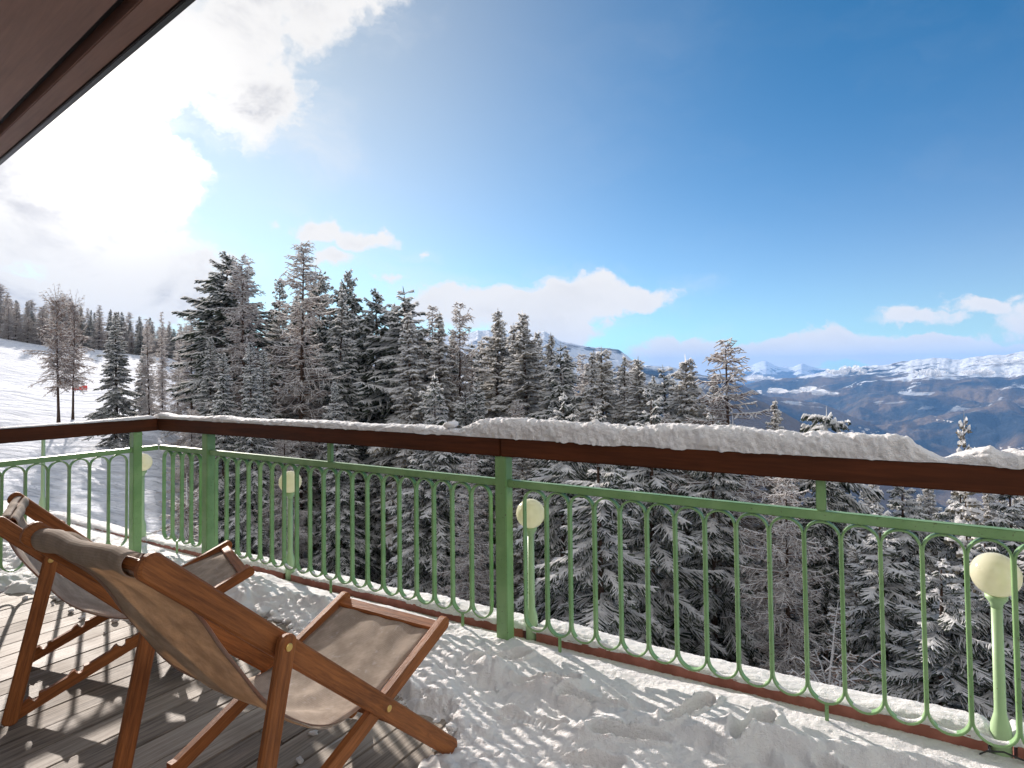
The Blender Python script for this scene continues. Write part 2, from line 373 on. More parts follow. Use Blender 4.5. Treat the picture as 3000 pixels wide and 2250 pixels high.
def tree_mats():
    out = {}
    for nm, c1, c2 in (('spruce_needles', (0.028, 0.038, 0.030), (0.10, 0.115, 0.085)), ('olive_needles', (0.11, 0.10, 0.075), (0.27, 0.235, 0.175)),
                       ('larch_twigs', (0.15, 0.095, 0.072), (0.32, 0.23, 0.185)), ('bark', (0.035, 0.022, 0.017), (0.10, 0.065, 0.048))):
        m, t, b = mat(nm, c1, 0.85, spec=0.15)
        n = t.noise(objco(t), 1.2 if nm != 'bark' else 14, 3, 0.6); t.l.new(t.mix(t.smooth(n, 0.35, 0.68), c1, c2), b.inputs['Base Color']); out[nm] = m
    m, t, b = mat('branch_snow', (0.80, 0.81, 0.84), 0.7, spec=0.1)
    n = t.noise(objco(t), 0.9, 3, 0.6); t.l.new(t.mix(t.smooth(n, 0.4, 0.7), (0.93, 0.93, 0.95), (0.88, 0.87, 0.90)), b.inputs['Base Color'])
    tr = t.node('ShaderNodeBsdfTranslucent'); tr.inputs[0].default_value = (0.85, 0.84, 0.82, 1); mx = t.node('ShaderNodeMixShader'); mx.inputs[0].default_value = 0.6
    t.l.new(b.outputs[0], mx.inputs[1]); t.l.new(tr.outputs[0], mx.inputs[2]); t.l.new(mx.outputs[0], [x for x in t.n if x.type == 'OUTPUT_MATERIAL'][0].inputs[0])
    out['snow'] = m; return out
TM = tree_mats()

# ------------------------------------------------------------------ terrain
AZT = np.radians([-180, -80, -52, -42, -36, -31, -25, -18, -8, 5, 20, 45, 80, 180])
RT = np.array([0, 8, 15, 24, 32, 45, 60, 80, 112, 135, 190, 300, 600, 1000])
ZT = np.array([
    [-4, -4, -4, -4, -4, -3, -2, 0, 3, 5, 8, 10, 10, 10],
    [-4, -4, -4, -3.9, -3.4, -2.2, -0.6, 2, 7, 8.5, 7, 2, -10, -30],
    [-4, -4, -3.9, -3.6, -2.9, -1.3, 0.1, 3.0, 8.3, 9.0, 7, 0, -40, -80],
    [-4, -4, -3.9, -3.6, -2.8, -1.1, 0.2, 2.8, 7.3, 7.7, 5, -4, -60, -120],
    [-4, -4.1, -4.1, -3.8, -3.0, -1.3, -0.3, 2.0, 5.8, 6.4, 4, -6, -70, -140],
    [-4, -4.2, -4.5, -4.3, -3.2, -1.0, -0.6, 1.4, 4.8, 5.0, 3, -8, -80, -160],
    [-4.2, -4.6, -5.2, -5.6, -5.6, -4.6, -4.0, -2.5, 0.5, 1, -1, -15, -100, -200],
    [-4.5, -5.0, -6.0, -6.9, -7.4, -7.6, -8, -8, -7, -8, -12, -35, -130, -260],
    [-4.7, -5.3, -6.6, -8.2, -9.5, -11.5, -14, -18, -24, -28, -40, -70, -170, -320],
    [-4.8, -5.5, -7.0, -9.0, -11, -14.5, -18.5, -25, -35, -42, -60, -95, -200, -380],
    [-4.8, -5.6, -7.2, -9.4, -11.8, -16, -21, -29, -41, -50, -70, -110, -230, -420],
    [-4.8, -5.6, -7.2, -9.4, -11.8, -16, -21, -29, -41, -50, -70, -110, -230, -420],
    [-4.8, -5.6, -7, -9, -11, -15, -20, -27, -38, -46, -65, -100, -220, -400],
    [-4, -4, -4, -4, -4, -3, -2, 0, 3, 5, 8, 10, 10, 10]], float)
def ground_z(x, y, detail=True):
    x = np.asarray(x, float); y = np.asarray(y, float)
    a = np.arctan2(x, y); r = np.hypot(x, y)
    ia = np.clip(np.searchsorted(AZT, a) - 1, 0, len(AZT) - 2); fa = (a - AZT[ia]) / (AZT[ia + 1] - AZT[ia]); fa = fa * fa * (3 - 2 * fa)
    rr = np.clip(r, 0, 999.9); ir = np.clip(np.searchsorted(RT, rr, side='right') - 1, 0, len(RT) - 2); fr = (rr - RT[ir]) / (RT[ir + 1] - RT[ir])
    z = (ZT[ia, ir] * (1 - fr) + ZT[ia, ir + 1] * fr) * (1 - fa) + (ZT[ia + 1, ir] * (1 - fr) + ZT[ia + 1, ir + 1] * fr) * fa
    if detail:
        z = z + 0.35 * fbm(x * 0.09, y * 0.09, 3, 5) + 0.20 * fbm(x * 0.4, y * 0.8, 4, 9) * np.clip(60 / (r + 1), 0.2, 1)
    return z
def polar_axis(spec):
    a = [];
    for lo, hi, n in spec: a += list(np.linspace(lo, hi, n, endpoint=False))
    return np.radians(np.array(a + [spec[-1][1]]))
azs = polar_axis([(-180, -55, 40), (-55, 50, 620), (50, 180, 40)])
rs = np.concatenate([[0.0], np.geomspace(2.0, 1000, 300)])
A, Rr = np.meshgrid(azs, rs, indexing='ij'); X = Rr * np.sin(A); Y = Rr * np.cos(A); Z = ground_z(X, Y)
tag(link_mesh('ground', npmesh('ground', np.stack([X, Y, Z], -1).reshape(-1, 3), grid_faces(len(azs), len(rs))[:, ::-1], smooth=True), GSNOW), kind='structure')

def layer(pts):
    a = []; e = []
    for px, py in pts: q = az_el(px, py); a.append(q[0]); e.append(q[1])
    return np.array(a), np.array(e)
LAYERS = [  # ridge distance, front slope, back slope, roughness, points of the skyline
    (8200, 0.20, 0.25, 85, [(1900, 1250), (2100, 1150), (2170, 1130), (2250, 1116), (2330, 1106), (2400, 1093), (2480, 1078), (2560, 1066), (2640, 1058), (2720, 1052), (2800, 1052), (2860, 1040), (2930, 1033), (3000, 1028), (3300, 1020), (3900, 1080)]),
    (5200, 0.30, 0.4, 32, [(600, 1050), (1000, 1000), (1300, 985), (1400, 965), (1464, 964), (1510, 990), (1572, 975), (1600, 977), (1640, 1003), (1681, 1008), (1735, 1012), (1779, 1019), (1815, 1021), (1847, 1046), (1873, 1066), (1956, 1067), (1996, 1080), (2073, 1096), (2140, 1120), (2209, 1141), (2252, 1160), (2300, 1166), (2350, 1170), (2400, 1182), (2470, 1205), (2560, 1245), (2700, 1330), (3100, 1500)]),
    (3000, 0.34, 0.4, 16, [(1400, 1060), (1800, 1085), (2000, 1110), (2130, 1138), (2200, 1165), (2290, 1200), (2376, 1250), (2500, 1330), (2800, 1500)]),
    (17000, 0.30, 0.3, 260, [(1900, 1150), (2060, 1115), (2130, 1092), (2190, 1070), (2245, 1050), (2275, 1066), (2320, 1072), (2350, 1060), (2390, 1078), (2440, 1085), (2520, 1100), (2700, 1130)])]
def far_z(a, r):
    x = r * np.sin(a); y = r * np.cos(a)
    z = np.full(a.shape, -640.0) + 25 * fbm(x / 900, y / 900, 4, 3)
    for k, (R, s1, s2, rough, pts) in enumerate(LAYERS):
        pa, pe = layer(pts); e = np.interp(a, pa, pe, left=-0.25, right=-0.25)
        d0 = np.where(r < R, (R - r), (r - R)); aw = a + 0.05 * np.clip(d0 / (R * .25), 0, 1) * fbm(x / (R * .11), y / (R * .11), 3, 90 + k)
        g = np.linspace(-1.2, 1.2, 4001); eg = np.interp(g, pa, pe); eg = np.where(g < pa[0], pe[0] - (pa[0] - g) * .6, np.where(g > pa[-1], pe[-1] - (g - pa[-1]) * .6, eg))
        kz = np.hanning(17); eg = np.convolve(np.pad(eg, 8, 'edge'), kz / kz.sum(), 'valid'); eg = eg + .0035 * fbm(g * 34, g * 0 + k, 4, 33 + k, .6)
        e = np.interp(aw, g, eg, left=-.4, right=-.4); top = e * R + CAMZ
        wob = fbm(a * 60, r * 0 + k * 3.3, 4, 31 + k) * rough * 0.22
        d = np.where(r < R, (R - r) * s1, (r - R) * s2)
        gul = fbm(x / (R * 0.07) + 5, y / (R * 0.07), 4, 40 + k, 0.5)
        rid = (0.5 - np.abs(fbm(x / (R * 0.12), y / (R * 0.12), 3, 60 + k))) * 1.2
        f = np.clip(d / (rough * 5), 0, 1)
        z = np.maximum(z, top - d + (.25 + .75 * f) * rough * (gul * 1.6 + rid * 1.3 - 0.6))
    return z
az2 = polar_axis([(-180, -50, 30), (-50, -13, 80), (-13, 48, 900), (48, 180, 40)]); r2 = np.concatenate([np.geomspace(980, 2500, 40, endpoint=False), np.linspace(2500, 9500, 330, endpoint=False), np.geomspace(9500, 18500, 50)])
A, Rr = np.meshgrid(az2, r2, indexing='ij'); Z = far_z(A, Rr)
X = Rr * np.sin(A); Y = Rr * np.cos(A); w = np.clip((Rr - 980) / 1500, 0, 1); zl = ground_z(X * 999 / Rr, Y * 999 / Rr, False) - 1.0
Z = np.where(Rr < 2480, zl * (1 - w) + np.minimum(Z, -200) * w, Z)
tag(link_mesh('mountains', npmesh('mountains', np.stack([X, Y, Z], -1).reshape(-1, 3), grid_faces(len(az2), len(r2))[:, ::-1], smooth=True), MOUNT), kind='structure')

# ------------------------------------------------------------------ building: deck, curb, eave, wall
def local_frame(o, origin, ang):
    """put mesh built in world coordinates into a frame turned by ang, so grain follows it"""
    M = Matrix.Translation(origin) @ Matrix.Rotation(ang, 4, 'Z')
    o.data.transform(M.inverted()); o.matrix_world = M; return o
def box_frame(bm, a0, a1, p0, p1, z0, z1, bev=0.0):
    bm_prism(bm, [P2(a0, p0), P2(a1, p0), P2(a1, p1), P2(a0, p1)], z0, z1, bev)
bm = bmesh.new(); GAP0 = -3.019; BW = 0.1667
rng = random.Random(4)
for k in range(-38, 42):
    a0 = GAP0 + k * BW + 0.003; a1 = a0 + BW - 0.006
    joints = [-2.6] + sorted(rng.uniform(-2.0, 2.4) for _ in range(1)) + [2.93]
    for j0, j1 in zip(joints, joints[1:]):
        dz = rng.uniform(-0.0015, 0.0015); box_frame(bm, a0, a1, j0 + 0.002, j1 - 0.002, -0.03 + dz, dz, 0.003)
o = bm_obj('deck_floor', bm, DECK); local_frame(o, Vector((*P2(GAP0, 0), 0)), TH); tag(o, kind='structure')
bm = bmesh.new(); box_frame(bm, -9.5, 3.8, -2.6, 2.97, -0.28, -0.034); tag(bm_obj('deck_slab', bm, wood('dark_joists', (0.02, 0.015, 0.012), (0.05, 0.04, 0.03), 1), None), kind='structure')

lamp_al = [0.325, -1.765, -3.86, -5.98, -8.10]; LP = 2.985
def curb_z(al): return 0.050 + 0.012 * (al + 0.26)
curb = empty('terrace_curb', P3(-2, 3.0, 0)); tag(curb, 'low red-brown painted curb along the terrace edge behind the green railing', 'curb')
edges = [3.8] + [x for a in lamp_al for x in (a + 0.045, a - 0.045)] + [-9.5]
for a1, a0 in zip(edges[::2], edges[1::2]):
    bm = bmesh.new()
    for s in range(6):
        b0 = a0 + (a1 - a0) * s / 6; b1 = a0 + (a1 - a0) * (s + 1) / 6
        v = [bm.verts.new(P3(a_, p_, z_)) for a_, p_, z_ in ((b0, 2.955, -0.28), (b1, 2.955, -0.28), (b1, 3.10, -0.28), (b0, 3.10, -0.28),
             (b0, 2.955, curb_z(b0) + .042), (b1, 2.955, curb_z(b1) + .042), (b1, 3.10, curb_z(b1) + .03), (b0, 3.10, curb_z(b0) + .03))]
        for f in ((0, 1, 5, 4), (2, 3, 7, 6), (4, 5, 6, 7), (3, 2, 1, 0)) + (((0, 4, 7, 3),) if s == 0 else ()) + (((1, 2, 6, 5),) if s == 5 else ()):
            bm.faces.new([v[i] for i in f])
    bmesh.ops.remove_doubles(bm, verts=bm.verts, dist=1e-5)
    o = bm_obj('curb_section', bm, CURB); o.data.transform(Matrix.Translation(-curb.location)); o.parent = curb

# house wall and roof overhang
bm = bmesh.new(); box_frame(bm, -9.5, 3.8, -2.9, -2.6, -6.0, 3.0)
STUC, t, b = mat('cream_wall_render', (0.62, 0.56, 0.48), 0.85); bump(t, b, t.noise(pos(t), 60, 4, 0.6), 0.3, 0.01)
tag(bm_obj('house_wall', bm, STUC), 'cream rendered house wall at the back of the terrace', 'wall')
e0 = np.array([-2.849, 3.314]); e1 = np.array([-1.036, 1.894]); ed = (e1 - e0) / np.linalg.norm(e1 - e0); ei = np.array([ed[1], -ed[0]])
if ei @ (np.array([-1.299, 1.909]) - e1) < 0: ei = -ei
EZ = 1.2 + CAMZ; ea0 = e0 - ed * 7.0; EL = 11.0
eave = empty('roof_eave', (e1[0], e1[1], EZ)); tag(eave, 'dark brown wooden roof overhang with stepped edge boards at the upper left', 'roof')
def eave_part(name, o0, o1, z0, z1, m, bev=0.004, s0=0.0, s1=EL):
    bm = bmesh.new(); p = [ea0 + ed * s + ei * off for s, off in ((s0, o0), (s1, o0), (s1, o1), (s0, o1))]
    bm_prism(bm, [tuple(v) for v in p], EZ + z0, EZ + z1, bev); o = bm_obj(name, bm, m)
    local_frame(o, Vector((e1[0], e1[1], EZ)), math.atan2(ed[1], ed[0])); M = o.matrix_world.copy(); o.parent = eave
    o.matrix_world = M; o.matrix_parent_inverse = Matrix.Translation(-Vector((e1[0], e1[1], EZ))); return o
eave_part('drip_edge', -0.012, 0.012, -0.010, 0.14, GUTT, 0.003)
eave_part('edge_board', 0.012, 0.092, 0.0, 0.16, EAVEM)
eave_part('shadow_gap', 0.092, 0.130, 0.055, 0.16, GUTT, 0.0)
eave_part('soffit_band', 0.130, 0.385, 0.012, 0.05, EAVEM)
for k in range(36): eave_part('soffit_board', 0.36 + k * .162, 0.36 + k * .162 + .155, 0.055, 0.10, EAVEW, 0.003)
eave_part('roof_covering', -0.03, 6.2, 0.162, 0.26, GUTT)

# ------------------------------------------------------------------ railing
ZHB, ZHT = CAMZ - 0.468, CAMZ - 0.362
ZBT = CAMZ - 0.599; ZBB = ZBT - 0.040; ZAT = ZBB - 0.006; ZAB = CAMZ - 1.398; RL = 0.067
DEP, THK = 0.030, 0.0095
def frame_rail(origin2, ang):
    """empty whose local x runs along a railing run, local y away from the terrace"""
    return Matrix.Translation((origin2[0], origin2[1], 0)) @ Matrix.Rotation(ang, 4, 'Z')
def loop_bm(xc):
    bm = bmesh.new(); zt = ZAT - RL; zb = ZAB + RL; n = 14; rings = []
    path = [(xc + RL * math.cos(a), zt + RL * math.sin(a), math.cos(a), math.sin(a)) for a in np.linspace(0, math.pi, n)]
    path += [(xc + RL * math.cos(a), zb + RL * math.sin(a), math.cos(a), math.sin(a)) for a in np.linspace(math.pi, 2 * math.pi, n)]
    for x, z, nx, nz in path:
        ring = []
        for off, dy in ((THK / 2, -DEP / 2 + .002), (THK / 2, DEP / 2 - .002), (THK / 2 - .002, DEP / 2), (-THK / 2 + .002, DEP / 2), (-THK / 2, DEP / 2 - .002), (-THK / 2, -DEP / 2 + .002), (-THK / 2 + .002, -DEP / 2), (THK / 2 - .002, -DEP / 2)):
            ring.append(bm.verts.new((x + nx * off, dy, z + nz * off)))
        rings.append(ring)
    for i in range(len(rings)):
        a, b_ = rings[i], rings[(i + 1) % len(rings)]
        for k in range(8): bm.faces.new((a[k], a[(k + 1) % 8], b_[(k + 1) % 8], b_[k]))
    return bm
def rail_box(name, x0, x1, y0, y1, z0, z1, m, parent, bev=0.004):
    bm = bmesh.new(); bm_prism(bm, [(x0, y0), (x1, y0), (x1, y1), (x0, y1)], z0, z1, bev); o = bm_obj(name, bm, m); o.parent = parent; return o
loop_me = None
def loops(parent, x0, n):
    global loop_me
    for k in range(n):
        if loop_me is None:
            bm = loop_bm(0.0); o = bm_obj('loop', bm, GREEN, parent); loop_me = o.data
            for p in loop_me.polygons: p.use_smooth = False
        else: o = bpy.data.objects.new('loop', loop_me); C.objects.link(o); o.parent = parent
        o.location = (x0 + 0.14 * (k + 0.5), 0, 0)
def rod(parent, x, z0, z1):
    rail_box('support_rod', x - .007, x + .007, -.007, .007, z0, z1, GREEN, parent, 0.002)
main = empty('balcony_railing'); main.matrix_world = frame_rail(P2(0, D0), TH)
tag(main, 'long green metal railing with looped balusters and dark wooden handrail in front of the trees', 'railing')
ALC = -5.45
panels = [(-5.385, 4, ALC + .02, -4.757, [1], None), (-4.614, 19, -4.683, -1.904, [1, 9, 17], 9), (-1.7343, 21, -1.830, 1.285, [1, 10, 19], 10), (1.45, 12, 1.36, 3.6, [1, 6], 6)]
for x0, n, b0, b1, legs, mid in panels:
    loops(main, x0, n)
    rail_box('top_bar', b0, b1, -.020, .020, ZBB, ZBT, GREEN, main)
    for k in legs:
        xc = x0 + 0.14 * (k + 0.5)
        if k == mid: rail_box('short_upright', xc - .019, xc + .019, -.015, .015, ZBT, ZHB, GREEN, main)
        rod(main, xc, 0.0, ZAB - .003)
for x in (-4.72, -1.867, 1.323): rail_box('post', x - .0365, x + .0365, -.0365, .0365, -0.01, ZHB, GREEN, main)
HY0, HY1 = -.045, .060
def handrail(parent, foot):
    bm = bmesh.new(); bm_prism(bm, foot, ZHB, ZHT, 0.006); o = bm_obj('handrail', bm, HAND); o.parent = parent; return o
handrail(main, [(ALC + HY0 * 0 + .045, HY0), (-1.862, HY0), (-1.862, HY1), (ALC - .060, HY1)])
handrail(main, [(-1.858, HY0), (3.7, HY0), (3.7, HY1), (-1.858, HY1)])
side = empty('side_railing'); side.matrix_world = frame_rail(P2(ALC, D0), TH + math.pi / 2)
# local x of the side run points away from the house, so the run lies at negative x
tag(side, 'green looped side railing with brown handrail running toward the left edge of the terrace', 'railing')
loops(side, -0.267 - 0.14 * 22, 22)
rail_box('top_bar', -3.5, -0.022, -.020, .020, ZBB, ZBT, GREEN, side)
rail_box('post', -0.20 + .035, -0.20 - .035, -.0365, .0365, -0.01, ZHB, GREEN, side)
handrail(side, [(-3.6, -.060), (-.048, -.060) if False else (-3.6, -.045), (-.048, -.045), (.060, .060), (-3.6, .060)][1:])
for k in (2, 11): rod(side, -0.267 - 0.14 * (k + 0.5), 0.0, ZAB - .003)

# ------------------------------------------------------------------ lamps
lab = ['rightmost globe lamp, large cream globe on pale green post behind the railing', 'globe lamp just right of the tall green railing post', 'globe lamp behind the middle of the railing, yellowish globe',
       'globe lamp half hidden behind the left corner post', 'pale green lamp post without a globe beyond the side railing']
for i, al in enumerate(lamp_al):
    L = empty('globe_lamp' if i < 4 else 'lamp_post', P3(al, LP, 0.0)); tag(L, lab[i], 'lamp', 'lamps along the terrace edge')
    bm = bmesh.new(); bm_tube(bm, [(0, 0, -0.12, .034), (0, 0, .135, .034), (0, 0, .15, .033), (0, 0, .195, .021), (0, 0, .22, .0195), (0, 0, .60 if i < 4 else .86, .0185)], 24)
    bm_obj('post', bm, PALE, L, True).data
    if i < 4:
        bm = bmesh.new(); bm_tube(bm, [(0, 0, .598, .0188), (0, 0, .615, .022), (0, 0, .634, .036), (0, 0, .646, .037), (0, 0, .650, .030)], 24); bm_obj('collar', bm, PALE, L, True)
        bm = bmesh.new(); bmesh.ops.create_uvsphere(bm, u_segments=48, v_segments=32, radius=.082, matrix=Matrix.Translation((0, 0, .725))); bm_obj('globe', bm, GLOBE, L, True)
    else:
        bm = bmesh.new(); bm_tube(bm, [(0, 0, .858, .021), (0, 0, .875, .021)], 24); bm_obj('cap', bm, PALE, L)
cpts = np.array([(-.075, -.062, .052), (-.05, -.06, .07), (0, -.052, .078), (.05, -.05, .066), (.12, -.05, .052), (.25, -.03, .05), (.6, -.05, .05)])
tt = np.linspace(0, 6, 60); cx_ = [np.interp(tt, range(7), cpts[:, k]) for k in range(3)]; bm = bmesh.new(); prev = None
for x, y, z in zip(*cx_):
    w2 = P2(lamp_al[0] + x, LP + y); cur = [bm.verts.new((w2[0] - nrm[0] * .0035 * math.cos(a), w2[1] - nrm[1] * .0035 * math.cos(a), z + .0035 * math.sin(a))) for a in np.linspace(0, 2 * math.pi, 9)[:-1]]
    if prev:
        for k in range(8): bm.faces.new((prev[k], prev[(k + 1) % 8], cur[(k + 1) % 8], cur[k]))
    prev = cur
tag(bm_obj('cable', bm, CABLE, None, True), 'thin black cable looped round the foot of the rightmost lamp', 'cable')

# ------------------------------------------------------------------ deck chairs
def plank(name, p0, p1, width, thick, parent, m=TEAK, up=(0, 0, 1), notches=(), rounded=True):
    p0, p1, up = Vector(p0), Vector(p1), Vector(up); d = (p1 - p0).normalized(); L = (p1 - p0).length
    sd_ = d.cross(up).normalized(); w_ = sd_.cross(d)
    bm = bmesh.new()
    if notches:
        hw = width / 2; out = [(-hw * .6, 0), (-hw * .45, hw * .75), (0, hw)]
        for c in sorted(notches):
            out += [(c - .050, hw), (c - .030, hw + .010), (c - .018, hw + .011)]
            for a in np.linspace(math.pi * 1.0, math.pi * 2.0, 9): out.append((c + .016 * math.cos(a), hw + .002 + .017 * math.sin(a)))
            out += [(c + .020, hw + .006), (c + .040, hw)]
        out += [(L, hw), (L + hw * .5, hw * .7), (L + hw * .75, 0), (L + hw * .5, -hw * .7), (L, -hw), (0, -hw), (-hw * .45, -hw * .75)]
        v0 = [bm.verts.new((a, thick / 2, b_)) for a, b_ in out]; v1 = [bm.verts.new((a, -thick / 2, b_)) for a, b_ in out]; n = len(out)
        bm.faces.new(v0); bm.faces.new(v1[::-1])
        for i in range(n): bm.faces.new((v0[i], v1[i], v1[(i + 1) % n], v0[(i + 1) % n]))
    else: bm_board(bm, (0, 0, 0), (L, 0, 0), (0, 0, 1), width, thick, min(.006, thick * .3), rounded)
    o = bm_obj(name, bm, m); o.parent = parent
    o.matrix_local = Matrix(((d[0], -sd_[0], w_[0], p0[0]), (d[1], -sd_[1], w_[1], p0[1]), (d[2], -sd_[2], w_[2], p0[2]), (0, 0, 0, 1)))
    return o
def spline(pts, n):
    pts = np.array(pts, float); t = np.concatenate([[0], np.cumsum(np.hypot(*np.diff(pts, axis=0).T))]); m = len(pts)
    # natural cubic through the points
    out = []
    A_ = np.zeros((m, m)); h = np.diff(t); R_ = np.zeros((m, 2)); A_[0, 0] = A_[-1, -1] = 1
    for i in range(1, m - 1):
        A_[i, i - 1] = h[i - 1]; A_[i, i] = 2 * (h[i - 1] + h[i]); A_[i, i + 1] = h[i]
        R_[i] = 6 * ((pts[i + 1] - pts[i]) / h[i] - (pts[i] - pts[i - 1]) / h[i - 1])
    M_ = np.linalg.solve(A_, R_)
    for s in np.linspace(0, t[-1], n):
        i = min(max(np.searchsorted(t, s) - 1, 0), m - 2); a = t[i + 1] - s; b_ = s - t[i]
        out.append(M_[i] * a ** 3 / (6 * h[i]) + M_[i + 1] * b_ ** 3 / (6 * h[i]) + (pts[i] / h[i] - M_[i] * h[i] / 6) * a + (pts[i + 1] / h[i] - M_[i + 1] * h[i] / 6) * b_)
    return np.array(out)
CWRAP = False
def chair(x, y, yaw, W, LH, PLt, leg_a, SPt, SRs, SFL, prof, label, foot_in=0.0):
    root = empty('deck_chair', (x, y, 0), yaw); tag(root, label, 'deck chair', 'folding deck chairs on the terrace')
    LF = np.array([0, .034]); LHv = np.array(LH, float); PL = LF + (LHv - LF) * PLt; SP = LF + (LHv - LF) * SPt; SR = np.array([-SRs, .03])
    v = (SP - SR) / np.linalg.norm(SP - SR); SF = SP + v * SFL
    LG = PL + np.array([-math.sin(leg_a), -math.cos(leg_a)]) * ((PL[1] - .035) / math.cos(leg_a))
    yl, ylr, ys = W / 2, W / 2 - .030, W / 2 - .060
    ru = (LHv - LF) / np.linalg.norm(LHv - LF)
    for s in (-1, 1):
        plank('long_rail', (LHv[0], s * ylr, LHv[1]), (LF[0], s * (ylr - foot_in), LF[1]), .068, .026, root)
        Ls = np.linalg.norm(SF - SR)
        plank('seat_rail', (SR[0], s * ys, SR[1]), (SF[0], s * ys, SF[1]), .050, .026, root, notches=(.09, .27, .45))
        q0 = LG; q1 = PL + (PL - LG) / np.linalg.norm(PL - LG) * .012
        plank('support_leg', (q1[0], s * (yl - .001), q1[1]), (q0[0], s * (yl - .001), q0[1]), .058, .024, root)
        for P_, yy, nm in ((PL, yl + .011, 'pivot_bolt'), (SP, ylr + .013, 'pivot_bolt')):
            bm = bmesh.new(); bm_tube(bm, [(0, 0, 0, .011), (0, 0, .003, .011), (0, 0, .004, .009)], 18); bo = bm_obj(nm, bm, BRASS, root)
            bo.location = (P_[0], s * yy, P_[1]); bo.rotation_euler = (-s * math.pi / 2, 0, 0)
    hd = LHv - ru * .035
    # square batten of the backrest, seen bare at both ends of the cloth
    plank('head_batten', (hd[0], -ylr + .012, hd[1]), (hd[0], ylr - .012, hd[1]), .046, .028, root, up=(ru[0], 0, ru[1]), rounded=False)
    sv = SF - v * .030
    plank('front_batten', (sv[0], -ys + .012, sv[1]), (sv[0], ys - .012, sv[1]), .048, .024, root, up=(v[0], 0, v[1]), rounded=False)
    plank('foot_batten', (LF[0] - .16, -ylr + .012, LF[1] + .135), (LF[0] - .16, ylr - .012, LF[1] + .135), .035, .022, root, up=(ru[0], 0, ru[1]), rounded=False)
    bm = bmesh.new(); bm_tube(bm, [(0, 0, -yl + .01, .012), (0, 0, yl - .01, .012)], 16); bo = bm_obj('leg_bar', bm, TEAK, root); bo.location = (LG[0] + .01, 0, LG[1] + .04); bo.rotation_euler = (math.pi / 2, 0, 0)
    # cloth: pocket round the head batten, long sag, pocket at the front batten
    hw = W / 2 - .084; nrmv = np.array([-ru[1], ru[0]])
    c = spline(prof, 72); roll = []
    for a in np.linspace(-0.35 * math.pi, 1.55 * math.pi, 26):      # wraps over the batten and leaves it underneath
        roll.append(hd + ru * .037 * math.cos(a) + np.array([ru[1], -ru[0]]) * -.028 * math.sin(a))
    roll = roll[::-1] if CWRAP else roll
    pts = np.concatenate([np.array(roll), c]); arc = np.concatenate([[0], np.cumsum(np.hypot(*np.diff(pts, axis=0).T))])
    nv = 22; vs = []; uvs = []; u = np.linspace(-1, 1, nv)
    for i, p in enumerate(pts):
        k = max(0, i - len(roll)) / 72.0; sag = math.sin(math.pi * min(1, k)) * 0.008
        for uu in u:
            cr = .0035 * math.exp(-k * 9) * math.sin(uu * 7 + x * 3) + .006 * math.exp(-((k - .62) / .1) ** 2) * math.sin(uu * 7 + k * 30) + .005 * math.exp(-((k - .95) / .08) ** 2) * math.sin(uu * 12)
            wob = cr + 0.010 * float(fbm(np.array(arc[i] * 3.1), np.array(uu * 1.7 + x), 3, 77)); ed_ = 0.006 * math.sin(arc[i] * 9 + uu * 2)
            vs.append((p[0] + wob, uu * (hw + ed_) + .05 * math.exp(-k * 6), p[1] - sag * (1 - uu * uu) + wob)); uvs.append(((uu + 1) * hw, arc[i]))
    me = npmesh('cloth', vs, grid_faces(len(pts), nv), smooth=True); uvl = me.uv_layers.new(name='UVMap')
    li = np.zeros(len(me.loops), np.int32); me.loops.foreach_get('vertex_index', li); uvl.data.foreach_set('uv', np.array(uvs, np.float32)[li].ravel())
    o = link_mesh('canvas_sling', me, CANVAS, root); md = o.modifiers.new('s', 'SOLIDIFY'); md.thickness = .003; md.offset = 0
    for s in (-1, 1):          # stitched hems
        bm = bmesh.new(); prev = None
        for i, p in enumerate(pts[len(roll) - 2:]):
            cur = [bm.verts.new((p[0] + .0042 * math.cos(a), s * hw + .05 * math.exp(-max(0, i - 2) / 12.0) + .0060 * math.sin(a), p[1] + .0042 * math.cos(a + 1.57))) for a in np.linspace(0, 2 * math.pi, 7)[:-1]]
            if prev:
                for k in range(6): bm.faces.new((prev[k], prev[(k + 1) % 6], cur[(k + 1) % 6], cur[k]))
            prev = cur
        bm_obj('hem', bm, HEM, root, True)
    return root, LF, SF
HEM, _, _ = mat('hem_cloth', (0.25, 0.16, 0.12), 0.9)
chair(-0.511, 2.6007, 1.02924, .668, (-1.190, 1.087), .699, .2026, .3387, 1.235, .390,
      [(-1.178, 1.055), (-1.10, .985), (-1.038, .921), (-.967, .80), (-.916, .72), (-.834, .595), (-.747, .505), (-.626, .425), (-.49, .398), (-.37, .420), (-.25, .463), (-.14, .507), (-.075, .533)],
      'nearer wooden deck chair with sagging taupe canvas, in the centre foreground', .030)
chair(-1.7725, 3.4633, .61171, .754, (-.874, .890), .784, .2004, .290, .812, .465,
      [(-.865, .865), (-.84, .785), (-.79, .69), (-.725, .60), (-.642, .487), (-.517, .392), (-.39, .345), (-.24, .352), (-.10, .378), (.03, .415), (.14, .450)],
      'farther wooden deck chair at the left edge, partly hidden by the nearer one', .02)

